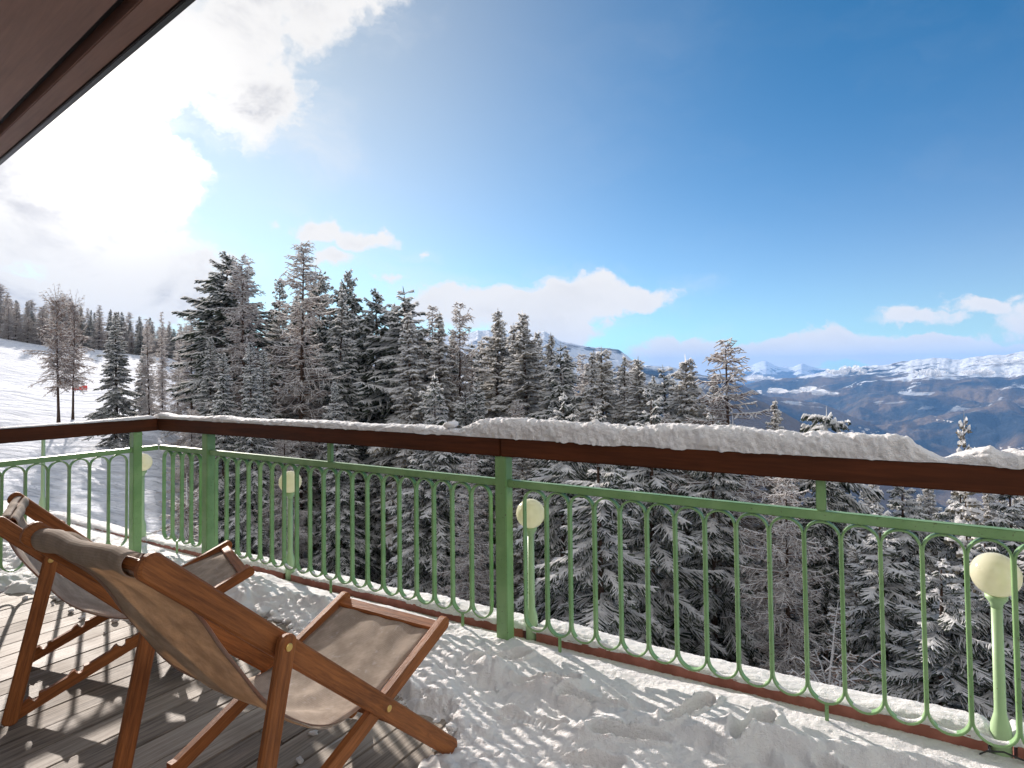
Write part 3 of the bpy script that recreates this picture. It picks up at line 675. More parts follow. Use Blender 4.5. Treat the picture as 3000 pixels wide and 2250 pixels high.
# ------------------------------------------------------------------ snow on the terrace
BND = np.array([(-9.5, 1.6), (-6.2, 1.62), (-5.4, 1.72), (-5.1, 1.90), (-4.44, 1.93), (-3.94, 1.90), (-3.65, 2.15), (-3.47, 2.42), (-3.1, 2.40), (-2.99, 2.33), (-2.6, 2.27), (-2.05, 2.20), (-1.87, 2.06), (-1.68, 2.04), (-1.60, 1.90), (-1.54, 1.70), (-1.50, 1.45), (-1.40, 1.1), (3.9, 0.9)])
PRINTS = [(-.78, 2.66, 1.15), (-.52, 2.67, 1.25), (-1.44, 2.56, .35), (-1.18, 2.54, .3), (-1.77, 2.66, .8), (-.95, 2.36, .5), (-.45, 2.38, .3), (-1.35, 2.28, .15), (-.12, 2.50, 2.8), (-1.05, 2.12, .4), (.25, 2.60, .9), (-2.3, 2.55, .2), (-2.75, 2.6, -.1), (-3.3, 2.66, .1), (-.62, 2.14, .5), (.55, 2.45, .4)]
def deck_snow(al0, al1, da, p0, p1, dp, name):
    al = np.arange(al0, al1, da); pe = np.arange(p0, p1 + dp * .5, dp); A_, P_ = np.meshgrid(al, pe, indexing='ij')
    pb = np.interp(A_, BND[:, 0], BND[:, 1]); edge = P_ - pb + 0.16 * fbm(A_ * 4, P_ * 4, 4, 11) + 0.06 * fbm(A_ * 22, P_ * 22, 3, 12)
    cov = sstep(edge, -0.02, 0.14)
    near = sstep(P_, 2.52, 2.78)            # calmer strip under the railing
    rough = 1 - 0.62 * near
    h = 0.012 + 0.022 * near + 0.012 * (A_ + 3) * 0.3
    wx = A_ + .05 * fbm(A_ * 7, P_ * 7, 3, 61); wy = P_ + .05 * fbm(A_ * 7 + 9, P_ * 7, 3, 62)
    big = fbm(wx * 3.0 + 3, wy * 4.6, 3, 21, .5); med = fbm(wx * 10, wy * 12, 3, 22, .5); fine = fbm(A_ * 55, P_ * 55, 3, 23, .55)
    bil = np.abs(fbm(wx * 5.5 + 4, wy * 6.5, 2, 29, .45)); clod = np.abs(fbm(wx * 13, wy * 14, 2, 33, .4)); cm_ = sstep(fbm(A_ * 2.2 + 8, P_ * 2.6, 2, 34), -.08, .22)
    h = h + rough * (0.070 * np.maximum(big + .10, -.22) + 0.014 * med + .040 * bil + .034 * clod * cm_ + .012 * np.abs(fbm(A_ * 26, P_ * 26, 2, 35)) * cm_) + 0.0045 * fine * (0.4 + rough)
    ridge = np.exp(-((P_ - (2.60 + .10 * np.sin(A_ * 2.1 + 1) + .05 * fbm(A_ * 3, A_ * 0, 3, 50))) / .055) ** 2) * sstep(A_, -2.2, -1.7) * (0.6 + fbm(A_ * 3.3, P_ * 3, 3, 51))
    h = h + 0.050 * ridge
    ridge2 = np.exp(-((P_ - (2.28 + .08 * np.sin(A_ * 2.7 + .4))) / .05) ** 2) * sstep(A_, -2.0, -1.5) * (0.5 + fbm(A_ * 4.3, P_ * 3 + 9, 3, 52))
    h = h + 0.038 * ridge2
    # ploughed-up heaps by the left posts
    for ca, cp, ra, rp, hh in ((-4.45, 2.52, .55, .22, .075), (-3.7, 2.60, .45, .16, .05), (-2.95, 2.66, .5, .12, .03), (-1.72, 2.50, .14, .10, .045), (-5.0, 2.35, .4, .25, .05)):
        g = np.exp(-((A_ - ca) / ra) ** 2 - ((P_ - cp) / rp) ** 2); h = h + hh * g * (0.75 + 1.0 * med + .6 * big)
    for ca, cp, ang in PRINTS:
        ca_, sa_ = math.cos(ang), math.sin(ang); u_l = (A_ - ca) * ca_ + (P_ - cp) * sa_; v_l = -(A_ - ca) * sa_ + (P_ - cp) * ca_
        wv = .048 - .012 * np.cos((u_l + .02) * 14); e = (u_l / .16) ** 2 + (v_l / wv) ** 2
        m_ = 1 - sstep(e, .85, 1.12); rim = np.exp(-((e - 1.35) / .3) ** 2)
        tread = .0032 * np.sign(np.sin(u_l * 2 * math.pi / .024 + 14 * v_l * np.sign(v_l))) 
        base = 0.010
        h = h * (1 - m_) + m_ * (base + tread + .004 * fine) + rim * .022 * (0.7 + med)
    lim = curb_z(A_) - .006; k2 = sstep(P_, 2.86, 2.955); h = h * (1 - k2) + lim * k2 + 0.005 * fine * k2
    h = np.maximum(h, .004 + .004 * fine)
    z = -.012 + (h + .012) * cov
    # a few bare patches
    XY = A_[..., None] * dirL + P_[..., None] * nrm
    V = np.concatenate([XY, z[..., None]], -1).reshape(-1, 3); F = grid_faces(len(al), len(pe))
    keep = (z.reshape(-1)[F] > -.010).any(1); F = F[keep]
    used = np.unique(F); remap = np.zeros(len(V), np.int64); remap[used] = np.arange(len(used))
    return V[used], remap[F]
V1, F1 = deck_snow(-2.4, 1.6, .0055, .95, 2.957, .0055, 'a'); V2, F2 = deck_snow(-9.4, -2.4 + .0135, .0135, 1.45, 2.957, .009, 'b'); V3, F3 = deck_snow(1.59, 3.6, .03, .95, 2.957, .02, 'c')
V = np.concatenate([V1, V2, V3]); F = np.concatenate([F1, F2 + len(V1), F3 + len(V1) + len(V2)])
tag(link_mesh('terrace_snow', npmesh('terrace_snow', V, F, smooth=True), SNOW), 'trampled snow with boot prints covering the terrace boards beside the railing', 'snow', kind='stuff')

def snow_ridge(L0, L1, step, hfun, half, top_z, frame, name, label, nv=52, over=0.006, seed=0, gaps=None, slope=None):
    xs = np.arange(L0, L1, step); 
    pd = np.linspace(math.pi, 0, 2000); yd = half * np.sign(np.cos(pd)) * np.abs(np.cos(pd)) ** .6; zd = .09 * np.clip(np.sin(pd), 0, 1) ** .62
    arc = np.concatenate([[0], np.cumsum(np.hypot(np.diff(yd), np.diff(zd)))]); au = np.linspace(0, arc[-1], nv); ph = np.interp(au, arc, pd); A_, Ph = np.meshgrid(xs, ph, indexing='ij'); h = hfun(A_)
    cc, ss = np.cos(Ph), np.sin(Ph); w = np.broadcast_to(au[None, :], A_.shape)
    yy = half * np.sign(cc) * np.abs(cc) ** .6; z = h * np.clip(ss, 0, 1) ** .62
    n1 = fbm(A_ * 6 + seed, w * 7 + seed, 3, 80 + seed); n2 = fbm(A_ * 24, w * 24 + seed, 3, 81); n3 = fbm(A_ * 62, w * 62, 2, 82, .7)
    k = np.clip(h / .05, .25, 1.2); d = k * (.007 * n1 + .011 * n2 + .0065 * n3) + over * np.clip(h / .05, 0, 1)
    yy = yy + cc * d; z = z * (1 + .12 * fbm(A_ * 3 + seed, A_ * 0, 3, 87)) + np.maximum(ss, .15) * d * .9 - (np.abs(cc) > .97) * k * (.004 + .012 * np.clip(n2 + n1 * .5, 0, 1))
    yy = np.where(h < .004, yy * .6, yy)
    tz = top_z if slope is None else slope(A_)
    V = np.stack([A_, yy, tz + z], -1).reshape(-1, 3)
    M = np.array(frame); V = V @ M[:3, :3].T + M[:3, 3]
    o = link_mesh(name, npmesh(name, V, grid_faces(len(xs), nv)[:, ::-1], smooth=True), SNOW); tag(o, label, 'snow', kind='stuff'); return o
def tab(pts):
    a = np.array(pts, float); return lambda x: np.interp(x, a[:, 0], a[:, 1])
yc = (HY0 + HY1) / 2; hwid = (HY1 - HY0) / 2
Fm = main.matrix_world @ Matrix.Translation((0, yc, 0)); Fs = side.matrix_world @ Matrix.Translation((0, .0, 0))
hm = tab([(-5.52, .0), (-5.49, .022), (-5.40, .040), (-5.2, .022), (-4.8, .026), (-4.5, .040), (-4.3, .026), (-3.9, .030), (-3.3, .038), (-2.9, .032), (-2.5, .040), (-2.30, .034), (-2.16, .026), (-2.10, .055), (-2.02, .085), (-1.90, .095), (-1.875, .083), (-1.85, .094), (-1.67, .098),
          (-1.655, .078), (-1.63, .096), (-1.34, .096), (-1.30, .102), (-1.24, .098), (-1.16, .085), (-1.05, .078), (-.98, .092), (-.7, .094), (-.3, .094), (-.1, .092), (.05, .090), (.08, .060), (.12, .030), (.17, .010), (.20, .024), (.25, .042), (.31, .055), (.34, .036), (.38, .050), (.5, .04), (.8, .05), (3.6, .06), (3.65, 0)])
snow_ridge(-5.52, 3.66, .0055, hm, hwid, ZHT, Fm, 'handrail_snow', 'ridge of snow lying along the long handrail, thick and rounded on its right half')
hs_ = tab([(-3.6, .0), (-3.5, .006), (-1.4, .006), (-.9, .010), (-.6, .010), (-.3, .018), (-.1, .022), (-.05, .0)])
snow_ridge(-3.58, -.045, .008, hs_, .050, ZHT, Fs, 'side_handrail_snow', 'thin crust of snow along the top of the side handrail', seed=3)
Fc = Matrix.Translation((*P2(0, 3.028), 0)) @ Matrix.Rotation(TH, 4, 'Z')
hc = lambda x: .030 + .010 * np.sin(x * 2.3) + .006 * np.sin(x * 7.1) - .035 * sum(np.exp(-((x - a) / .035) ** 4) for a in lamp_al)
snow_ridge(-9.4, 3.7, .010, hc, .072, 0, Fc, 'curb_snow', 'rounded strip of snow lying on the red-brown curb', seed=7, slope=lambda a: curb_z(a) + .040, over=.001)
# snow lying in the bowls of the railing loops: little caps
def lump(bm, c, r, sx=1, sy=1, sz=1, seed=0, sub=2):
    g = bmesh.ops.create_icosphere(bm, subdivisions=sub, radius=1.0); rr = random.Random(seed); ox = rr.uniform(0, 50); ang = rr.uniform(0, 6.28)
    for v in g['verts']:
        p = v.co; k = 1 + .55 * float(fbm(np.array(p.x * 1.3 + ox), np.array(p.y * 1.3 + p.z * 1.7), 3, 5)); x, y, z = p.x * sx * r * k, p.y * sy * r * k, p.z * sz * r * k
        v.co = Vector((c[0] + x * math.cos(ang) - y * math.sin(ang), c[1] + x * math.sin(ang) + y * math.cos(ang), c[2] + z))
bm = bmesh.new(); rr = random.Random(9)
for x0, n, b0, b1, legs, mid in panels:
    for k in range(n):
        if rr.random() < .12: continue
        xc = x0 + .14 * (k + .5); hh = rr.uniform(.006, .016); w_ = rr.uniform(.030, .046); off = rr.uniform(-.012, .012)
        rows = []
        for a in np.linspace(-1, 1, 11):
            xx = xc + off + a * w_; dxx = (xx - xc); zb = ZAB + RL - math.sqrt(max(RL * RL * .9 - dxx * dxx, 0)) + .001
            t_ = max(0, 1 - a * a); rows.append([bm.verts.new(Vector((*(P2(xx, D0 + yy)), zb + hh * t_ * q))) for yy, q in ((-.011, .0), (-.009, .7), (0, 1), (.009, .7), (.011, .0))])
        for a_, b_ in zip(rows, rows[1:]):
            for i in range(4): bm.faces.new((a_[i], a_[i + 1], b_[i + 1], b_[i]))
tag(bm_obj('loop_snow', bm, SNOW, None, True), 'small caps of snow lying in the bottom bends of the railing loops', 'snow', kind='stuff')
bm = bmesh.new(); rr = random.Random(31)
def on_deck(px, py): v = ray(px, py); k = -CAMZ / v[2]; return v[0] * k, v[1] * k
for i in range(420):
    al = rr.uniform(-5.2, 1.2); pb = float(np.interp(al, BND[:, 0], BND[:, 1])); pe = pb + rr.choice([rr.uniform(-.12, .1), rr.uniform(0, .55), rr.uniform(0, .4)])
    if pe > 2.62 or (pe < pb - .02 and rr.random() < .6): continue
    r = rr.choice([.006, .008, .010, .014, .020, .026]) * rr.uniform(.7, 1.3); x, y = P2(al, pe)
    lump(bm, (x, y, .004 + (.022 if pe > pb + .1 else .002) + r * .3), r, rr.uniform(.8, 1.5), rr.uniform(.7, 1.1), rr.uniform(.55, .9), i, 2)
tag(bm_obj('snow_crumbs', bm, SNOW, None, True), 'crumbs and small clods of snow scattered over the trampled snow', 'snow', kind='stuff')
for k, (px, py, r, sx, sz, lb) in enumerate([(775, 1790, .060, 1.9, .5, 'long slab of snow on bare boards behind the nearer deck chair'), (835, 1796, .040, 1.4, .6, 'flat lump of snow right of the long slab'),
        (917, 2152, .012, 1.7, .8, 'small snow clod on the boards under the nearer chair seat'), (877, 2232, .013, 1.2, .8, 'small snow clod at the bottom edge beside the support leg'),
        (695, 1650, .035, 1.5, .7, 'lump of snow beside the front end of the farther deck chair'), (537, 2225, .016, 1.3, .9, 'white snow clod by the rear end of the far seat rail'),
        (1212, 1790, .022, .8, 1.5, 'upright chip of snow behind the nearer deck chair')]):
    bm = bmesh.new(); lump(bm, (0, 0, 0), r, sx, 1, sz, k + 50, 3); o = bm_obj('snow_lump', bm, SNOW, None, True); x, y = on_deck(px, py); o.location = (x, y, r * sz * .6 + (.03 if k in (4, 6) else 0)); tag(o, lb, 'snow lump', 'loose lumps of snow')
for k, (al, r, sx, sz, dz, lb) in enumerate([(-1.30, .020, 1, .9, .085, 'round snowball on top of the thick handrail snow'), (-2.24, .036, 1.5, .7, .035, 'tilted block of snow on the handrail left of the thick part')]):
    bm = bmesh.new(); lump(bm, (0, 0, 0), r, sx, .9, sz, k + 90, 3); o = bm_obj('snow_lump', bm, SNOW, None, True); o.location = P3(al, D0 + yc, ZHT + dz + r * .5); tag(o, lb, 'snow lump', 'loose lumps of snow')

# ------------------------------------------------------------------ trees
class Q:
    """quads gathered as numpy blocks, with a material number each"""
    def __init__(s): s.v = []; s.m = []
    def add(s, quads, m): s.v.append(quads.reshape(-1, 4, 3)); s.m.append(np.full(len(s.v[-1]), m))
    def mesh(s, name):
        v = np.concatenate(s.v); n = len(v)
        return npmesh(name, v.reshape(-1, 3), np.arange(n * 4).reshape(-1, 4), np.concatenate(s.m))
def ribbons(q, S, E_, wS, wE, m, rgen=None, up=None):
    d = E_ - S; sd_ = np.cross(d, np.array([0, 0, 1.0])); nn = np.linalg.norm(sd_, axis=1, keepdims=True) + 1e-9; sd_ = sd_ / nn
    q.add(np.stack([S - sd_ * wS, S + sd_ * wS, E_ + sd_ * wE, E_ - sd_ * wE], 1), m); return sd_
def tent(q, S, E_, wS, wE, h, m):
    d = E_ - S; sd_ = np.cross(d, np.array([0, 0, 1.0])); sd_ = sd_ / (np.linalg.norm(sd_, axis=1, keepdims=True) + 1e-9)
    S1 = S + np.array([0, 0, 1.0]) * h; E1 = E_ + np.array([0, 0, 1.0]) * h * .6
    q.add(np.stack([S - sd_ * wS, S1, E1, E_ - sd_ * wE], 1), m); q.add(np.stack([S1, S + sd_ * wS, E_ + sd_ * wE, E1], 1), m)
def branch_points(rg, z0, az, L, e0, droop, tip, n):
    u = np.linspace(0, 1, n); r = L * u; wob = np.cumsum(rg.normal(0, .05, n)) * L * .12
    z = z0 + L * (math.tan(e0) * u - droop * u * u + tip * u ** 4)
    return np.stack([r * math.cos(az) - wob * math.sin(az), r * math.sin(az) + wob * math.cos(az), z], 1)
def spruce_mesh(seed, H, Rb, snow, shape='cone', dens=1.0, nee=0, droopk=1.0, gap=1.0, comb=.55, tw=1.0, td=1.0, plaster=.6):
    rg = np.random.default_rng(seed); q = Q(); z = H * .03 if shape != 'high' else H * .30; zs = []
    while z < H - .15: zs.append(z); z += gap * rg.uniform(.13, .26) * (1.0 - .45 * z / H)
    irr = rg.normal(0, .10, 40); aph = rg.uniform(0, 6.28, 3)
    for z in zs:
        t = 1 - z / H
        if shape == 'round': Lr = Rb * (1 - (1 - 2 * min(t * .9 + .05, .5)) ** 2) ** .5
        elif shape == 'high': Lr = Rb * (min(t / .30, 1) ** .7) * (1 if t < .5 else max(.25, 1.2 - t * .8))
        else: Lr = Rb * (.02 + .98 * t ** .78) * (1 if t < .86 else .75)
        Lr *= 1 + irr[int(z / H * 39)]
        nb = int(rg.integers(5, 8) * dens + (1 if t > .3 else 0))
        for k in range(nb):
            az = rg.uniform(0, 2 * math.pi); L = Lr * rg.uniform(.6, 1.18) * (1 + .16 * math.sin(2 * az + aph[0] + z) + .12 * math.sin(3 * az + aph[1] - z * 1.7))
            if rg.random() < .05: L *= 1.25
            L = max(L, .06); e0 = math.radians((0 if shape == 'round' else 16 * max(0, 1 - t * 7)) + (12 if shape == 'round' else 24) - 36 * min(t * 1.5, 1) + rg.normal(0, 8)); dr = (.18 + .30 * t) * rg.uniform(.6, 1.5) * droopk
            n = max(4, int(L / .16) + 3); P_ = branch_points(rg, z + rg.uniform(-.05, .05), az, L, e0, dr, dr * .45, n)
            S = P_[:-1]; E_ = P_[1:]; u = np.linspace(0, 1, n)[:-1]
            w = .045 * (1 - u * .5)
            ribbons(q, S, E_, w[:, None], w[:, None] * .9, 0); 
            m_ = rg.random(len(S)) < snow * .85
            if m_.any(): tent(q, S[m_], E_[m_], w[m_][:, None] * 1.0, w[m_][:, None] * .9, .05, 1)
            # side twigs in two combs
            nt = max(3, int(L / .062 * td)); ut = rg.uniform(.12, 1.0, nt) ** .8; side = rg.choice([-1, 1], nt)
            B = np.stack([np.interp(ut, np.linspace(0, 1, n), P_[:, i]) for i in range(3)], 1)
            l = np.minimum(.05 + .42 * L * (1 - ut) ** .8 * comb + .10 * min(1, L), .55 * L + .03) * rg.uniform(.6, 1.3, nt); ang = az + side * rg.uniform(.45, 1.15, nt)
            dz = -rg.uniform(.10, .75, nt) * l * droopk
            E2 = B + np.stack([np.cos(ang) * l, np.sin(ang) * l, dz], 1)
            wt = tw * rg.uniform(.024, .046, nt)[:, None] * min(1, .45 + L * .6)
            ribbons(q, B, E2, wt, wt * .35, 0)
            hang = rg.uniform(.04, .11, nt)[:, None] * min(1, .3 + L * .6)
            dn = np.zeros((nt, 3)); dn[:, 2] = -1
            jit = np.stack([rg.normal(0, .015, nt), rg.normal(0, .015, nt), np.zeros(nt)], 1)
            q.add(np.stack([B, E2, E2 + dn * hang * .4 + jit, B + dn * hang + jit], 1), 0)
            mf = rg.random(nt) < snow * plaster
            if mf.any():       # snow plastered on the hanging sprays
                off = np.stack([np.cos(ang + 1.57), np.sin(ang + 1.57), np.zeros(nt)], 1)[mf] * .006 * rg.choice([-1, 1], (mf.sum(), 1)); hf = hang[mf] * rg.uniform(.5, 1.0, (mf.sum(), 1))
                q.add(np.stack([B[mf] + off, E2[mf] + off, E2[mf] + dn[mf] * hf * .4 + off, B[mf] + dn[mf] * hf + off], 1), 1)
            ms = rg.random(nt) < snow * (1.1 - .25 * t)
            if ms.any():
                up = np.array([0, 0, .012]); k_ = rg.uniform(.0, .25, ms.sum())[:, None]
                Sn = B[ms] + (E2[ms] - B[ms]) * k_ + up; En = B[ms] + (E2[ms] - B[ms]) * rg.uniform(.75, 1.02, ms.sum())[:, None] + up
                tent(q, Sn, En, wt[ms] * rg.uniform(.6, 1.15, (ms.sum(), 1)), wt[ms] * .45, .045, 1)
    # leader
    S = np.array([[0, 0, H - .25]]); E_ = np.array([[rg.normal(0, .03), rg.normal(0, .03), H + .05]])
    q.add(np.stack([S + (-.02, 0, 0), S + (.02, 0, 0), E_ + (.005, 0, 0), E_ + (-.005, 0, 0)], 1), 0)
    q.add(np.stack([S + (0, -.02, 0), S + (0, .02, 0), E_ + (0, .005, 0), E_ + (0, -.005, 0)], 1), 1)
    return q.mesh('spruce_crown')
def larch_mesh(seed, H, Rb, snow, shape='cone', dens=1.0, z0f=.06, fine=1.0):
    rg = np.random.default_rng(seed); q = Q(); z = H * z0f; irr = rg.normal(0, .16, 40)
    while z < H - .1:
        t = 1 - z / H
        if shape == 'birch': Lr = Rb * math.sin(math.pi * min(1, max(.05, (t + .12) * .85))) ** .8
        else: Lr = Rb * (.07 + .93 * t ** .72) * (1 if t < .8 else .85)
        Lr *= 1 + irr[int(z / H * 39)]
        for k in range(int(rg.integers(2, 5) * dens)):
            az = rg.uniform(0, 2 * math.pi); L = max(.12, Lr * rg.uniform(.4, 1.15))
            e0 = math.radians((50 if shape == 'birch' else 22) - 30 * min(1, t * 1.3) + rg.normal(0, 12)); dr = (.12 + .22 * t) * rg.uniform(.4, 1.7) + (.35 if shape == 'birch' else 0)
            n = max(5, int(L / .2) + 3); P_ = branch_points(rg, z, az, L, e0, dr, dr * (.2 if shape == 'birch' else .9), n)
            S = P_[:-1]; E_ = P_[1:]; u = np.linspace(0, 1, n)[:-1]; w = (.024 * (1 - u * .7) * (.6 + .25 * L))[:, None]
            ribbons(q, S, E_, w, w * .9, 0); dn = np.array([0, 0, 1.0])
            q.add(np.stack([S, E_, E_ - dn * w * 1.6, S - dn * w * 1.6], 1), 0)
            ms = rg.random(len(S)) < min(1, snow * 1.7)
            if ms.any(): tent(q, S[ms] + (0, 0, .003), E_[ms] + (0, 0, .003), w[ms] * 1.1, w[ms] * 1.0, .036, 1)
            nt = max(4, int(L / .05 * fine)); ut = rg.uniform(.08, 1.0, nt); side = rg.choice([-1, 1], nt)
            B = np.stack([np.interp(ut, np.linspace(0, 1, n), P_[:, i]) for i in range(3)], 1)
            l = (.14 + .34 * L * (1 - ut) * .6) * rg.uniform(.5, 1.5, nt); ang = az + side * rg.uniform(.3, 1.3, nt)
            dz = rg.uniform(-1.0, .2, nt) * l
            E2 = B + np.stack([np.cos(ang) * l, np.sin(ang) * l, dz], 1); mid = (B + E2) / 2 + np.stack([rg.normal(0, .02, nt)] * 2 + [rg.normal(.0, .03, nt)], 1)
            wt = rg.uniform(.008, .015, nt)[:, None]
            for a_, b_, k_ in ((B, mid, 1), (mid, E2, .8)):
                ribbons(q, a_, b_, wt * k_, wt * k_ * .8, 0); q.add(np.stack([a_, b_, b_ - dn * wt * 1.3, a_ - dn * wt * 1.6], 1), 0)
                m2 = rg.random(nt) < snow * 1.15
                if m2.any(): tent(q, a_[m2] + (0, 0, .003), b_[m2] + (0, 0, .003), wt[m2] * 1.2, wt[m2] * .9, .020, 1)
        z += rg.uniform(.07, .18)
    return q.mesh('larch_crown')
def trunk_mesh(seed, H, r, lean=0.0):
    rg = np.random.default_rng(seed); n = 14; seg = 9; V = []
    zz = np.linspace(-.6, H * .97, n); wx = np.cumsum(rg.normal(0, .02, n)) * H / 15; wy = np.cumsum(rg.normal(0, .02, n)) * H / 15
    wx = wx - np.interp(0, zz, wx); wy -= np.interp(0, zz, wy); wx *= np.linspace(1, 0, n) * .6; wy *= np.linspace(1, 0, n) * .6
    for i, z in enumerate(zz):
        rr_ = r * (1 - .93 * max(z, 0) / H) * (1.25 if z < .2 else 1)
        for k in range(seg):
            a = 2 * math.pi * k / seg; V.append((wx[i] + rr_ * math.cos(a), wy[i] + rr_ * math.sin(a), z))
    F = [(i * seg + k, i * seg + (k + 1) % seg, (i + 1) * seg + (k + 1) % seg, (i + 1) * seg + k) for i in range(n - 1) for k in range(seg)]
    return npmesh('trunk', V, F, smooth=True)
PROTO = {}
def proto(kind):
    if kind in PROTO: return PROTO[kind]
    sp = {  # kind: (builder, base height, trunk radius, needle material, args)
        'dark': (spruce_mesh, 12, .15, 'spruce_needles', dict(seed=1, H=12, Rb=1.9, snow=.95, gap=1.2, td=1.8, tw=.8, comb=.7, plaster=.7)),
        'dark_slim': (spruce_mesh, 12, .13, 'spruce_needles', dict(seed=2, H=12, Rb=1.35, snow=.92, gap=1.15, td=1.8, tw=.85, plaster=.7)),
        'dark_high': (spruce_mesh, 14, .17, 'spruce_needles', dict(seed=3, H=14, Rb=1.8, snow=.8, gap=1.3, td=1.4, tw=.8, comb=.7, plaster=.3, shape='high')),
        'snowy': (spruce_mesh, 11, .14, 'olive_needles', dict(seed=4, H=11, Rb=1.9, snow=1.0, dens=1.15, gap=1.1, td=1.9, tw=.75, plaster=1.0)),
        'snowy_slim': (spruce_mesh, 11, .13, 'olive_needles', dict(seed=5, H=11, Rb=1.25, snow=1.0, dens=1.15, gap=1.05, td=1.9, tw=.75, plaster=1.0)),
        'snowy_wide': (spruce_mesh, 11, .16, 'spruce_needles', dict(seed=6, H=11, Rb=2.5, snow=.98, droopk=1.35, gap=2.3, comb=.62, dens=.95, tw=.42, td=3.4, plaster=.45)),
        'snowy_full': (spruce_mesh, 11, .15, 'spruce_needles', dict(seed=21, H=11, Rb=2.3, snow=.95, dens=1.0, gap=1.35, td=1.9, tw=.6, comb=.65, plaster=.8)),
        'frosted': (spruce_mesh, 12, .15, 'olive_needles', dict(seed=22, H=12, Rb=1.6, snow=1.0, dens=1.2, gap=1.0, td=1.6, tw=.9, droopk=.6, plaster=1.0)),
        'young': (spruce_mesh, 5, .06, 'olive_needles', dict(seed=7, H=5, Rb=.85, snow=.85, dens=.9, droopk=.2)),
        'round': (spruce_mesh, 6, .10, 'spruce_needles', dict(seed=8, H=6, Rb=1.3, snow=.95, gap=1.2, shape='round')),
        'larch': (larch_mesh, 14, .16, 'larch_twigs', dict(seed=11, H=14, Rb=3.0, snow=.95)),
        'larch_slim': (larch_mesh, 12, .12, 'larch_twigs', dict(seed=12, H=12, Rb=1.8, snow=.95)),
        'larch_white': (larch_mesh, 12, .13, 'larch_twigs', dict(seed=13, H=12, Rb=2.5, snow=1.0)),
        'birch': (larch_mesh, 9, .12, 'larch_twigs', dict(seed=14, H=9, Rb=1.7, snow=.35, shape='birch', z0f=.28, dens=1.3)),
        'shrub': (larch_mesh, 3, .03, 'larch_twigs', dict(seed=15, H=3, Rb=1.2, snow=.7, shape='birch', z0f=.02, dens=1.6)),
    }[kind]
    cm = sp[0](**sp[4]); cm.materials.append(TM[sp[3]]); cm.materials.append(TM['snow'])
    tm = trunk_mesh(sp[4]['seed'] + 50, sp[1], sp[2]); tm.materials.append(TM['bark'])
    PROTO[kind] = (cm, tm, sp[1]); return PROTO[kind]
NAMES = {'dark': ('spruce_tree', 'spruce'), 'dark_slim': ('spruce_tree', 'spruce'), 'dark_high': ('pine_tree', 'pine'), 'snowy': ('spruce_tree', 'spruce'), 'snowy_slim': ('spruce_tree', 'spruce'), 'snowy_wide': ('spruce_tree', 'spruce'), 'snowy_full': ('spruce_tree', 'spruce'), 'frosted': ('spruce_tree', 'spruce'),
         'young': ('young_spruce', 'spruce'), 'round': ('pine_tree', 'pine'), 'larch': ('larch_tree', 'larch'), 'larch_slim': ('larch_tree', 'larch'), 'larch_white': ('larch_tree', 'larch'), 'birch': ('birch_tree', 'birch'), 'shrub': ('bare_shrub', 'shrub')}
TR = random.Random(77)
PLACED = []
G1 = 'tall conifers along the edge of the wood behind the railing'
def tree(kind, px, py_top, dist, label, group, wide=1.0, base_py=None, H=None, lean=None):
    """stands at real distance 'dist' in the direction of px; its height brings the tip to the height seen in the photograph"""
    a, e = az_el(px, py_top); x, y = dist * math.sin(a), dist * math.cos(a); zb = float(ground_z(np.array(x), np.array(y))) - .05
    if H is None: H = CAMZ + e * dist - zb
    H = max(H, 1.0)
    if group == G1 and (kind.startswith('snowy') or kind == 'frosted'): wide *= 1.6
    cm, tm, bh = proto(kind); nm, cat = NAMES[kind]; s = H / bh
    root = empty(nm, (x, y, zb), TR.uniform(0, 6.28)); tag(root, label, cat, group); w = min(max(s, .55), 1.25) * wide if s < 1.6 else s * .8 * wide
    root.scale = (w, w, s)
    if not lean: root.rotation_euler = (TR.gauss(0, .018), TR.gauss(0, .018), root.rotation_euler[2])
    if lean: root.rotation_euler = (lean[0], lean[1], root.rotation_euler[2])
    for n_, me in (('crown', cm), ('trunk', tm)):
        o = bpy.data.objects.new(n_, me); C.objects.link(o); o.parent = root
    PLACED.append((px, py_top, dist)); return root
G1 = 'tall conifers along the edge of the wood behind the railing'
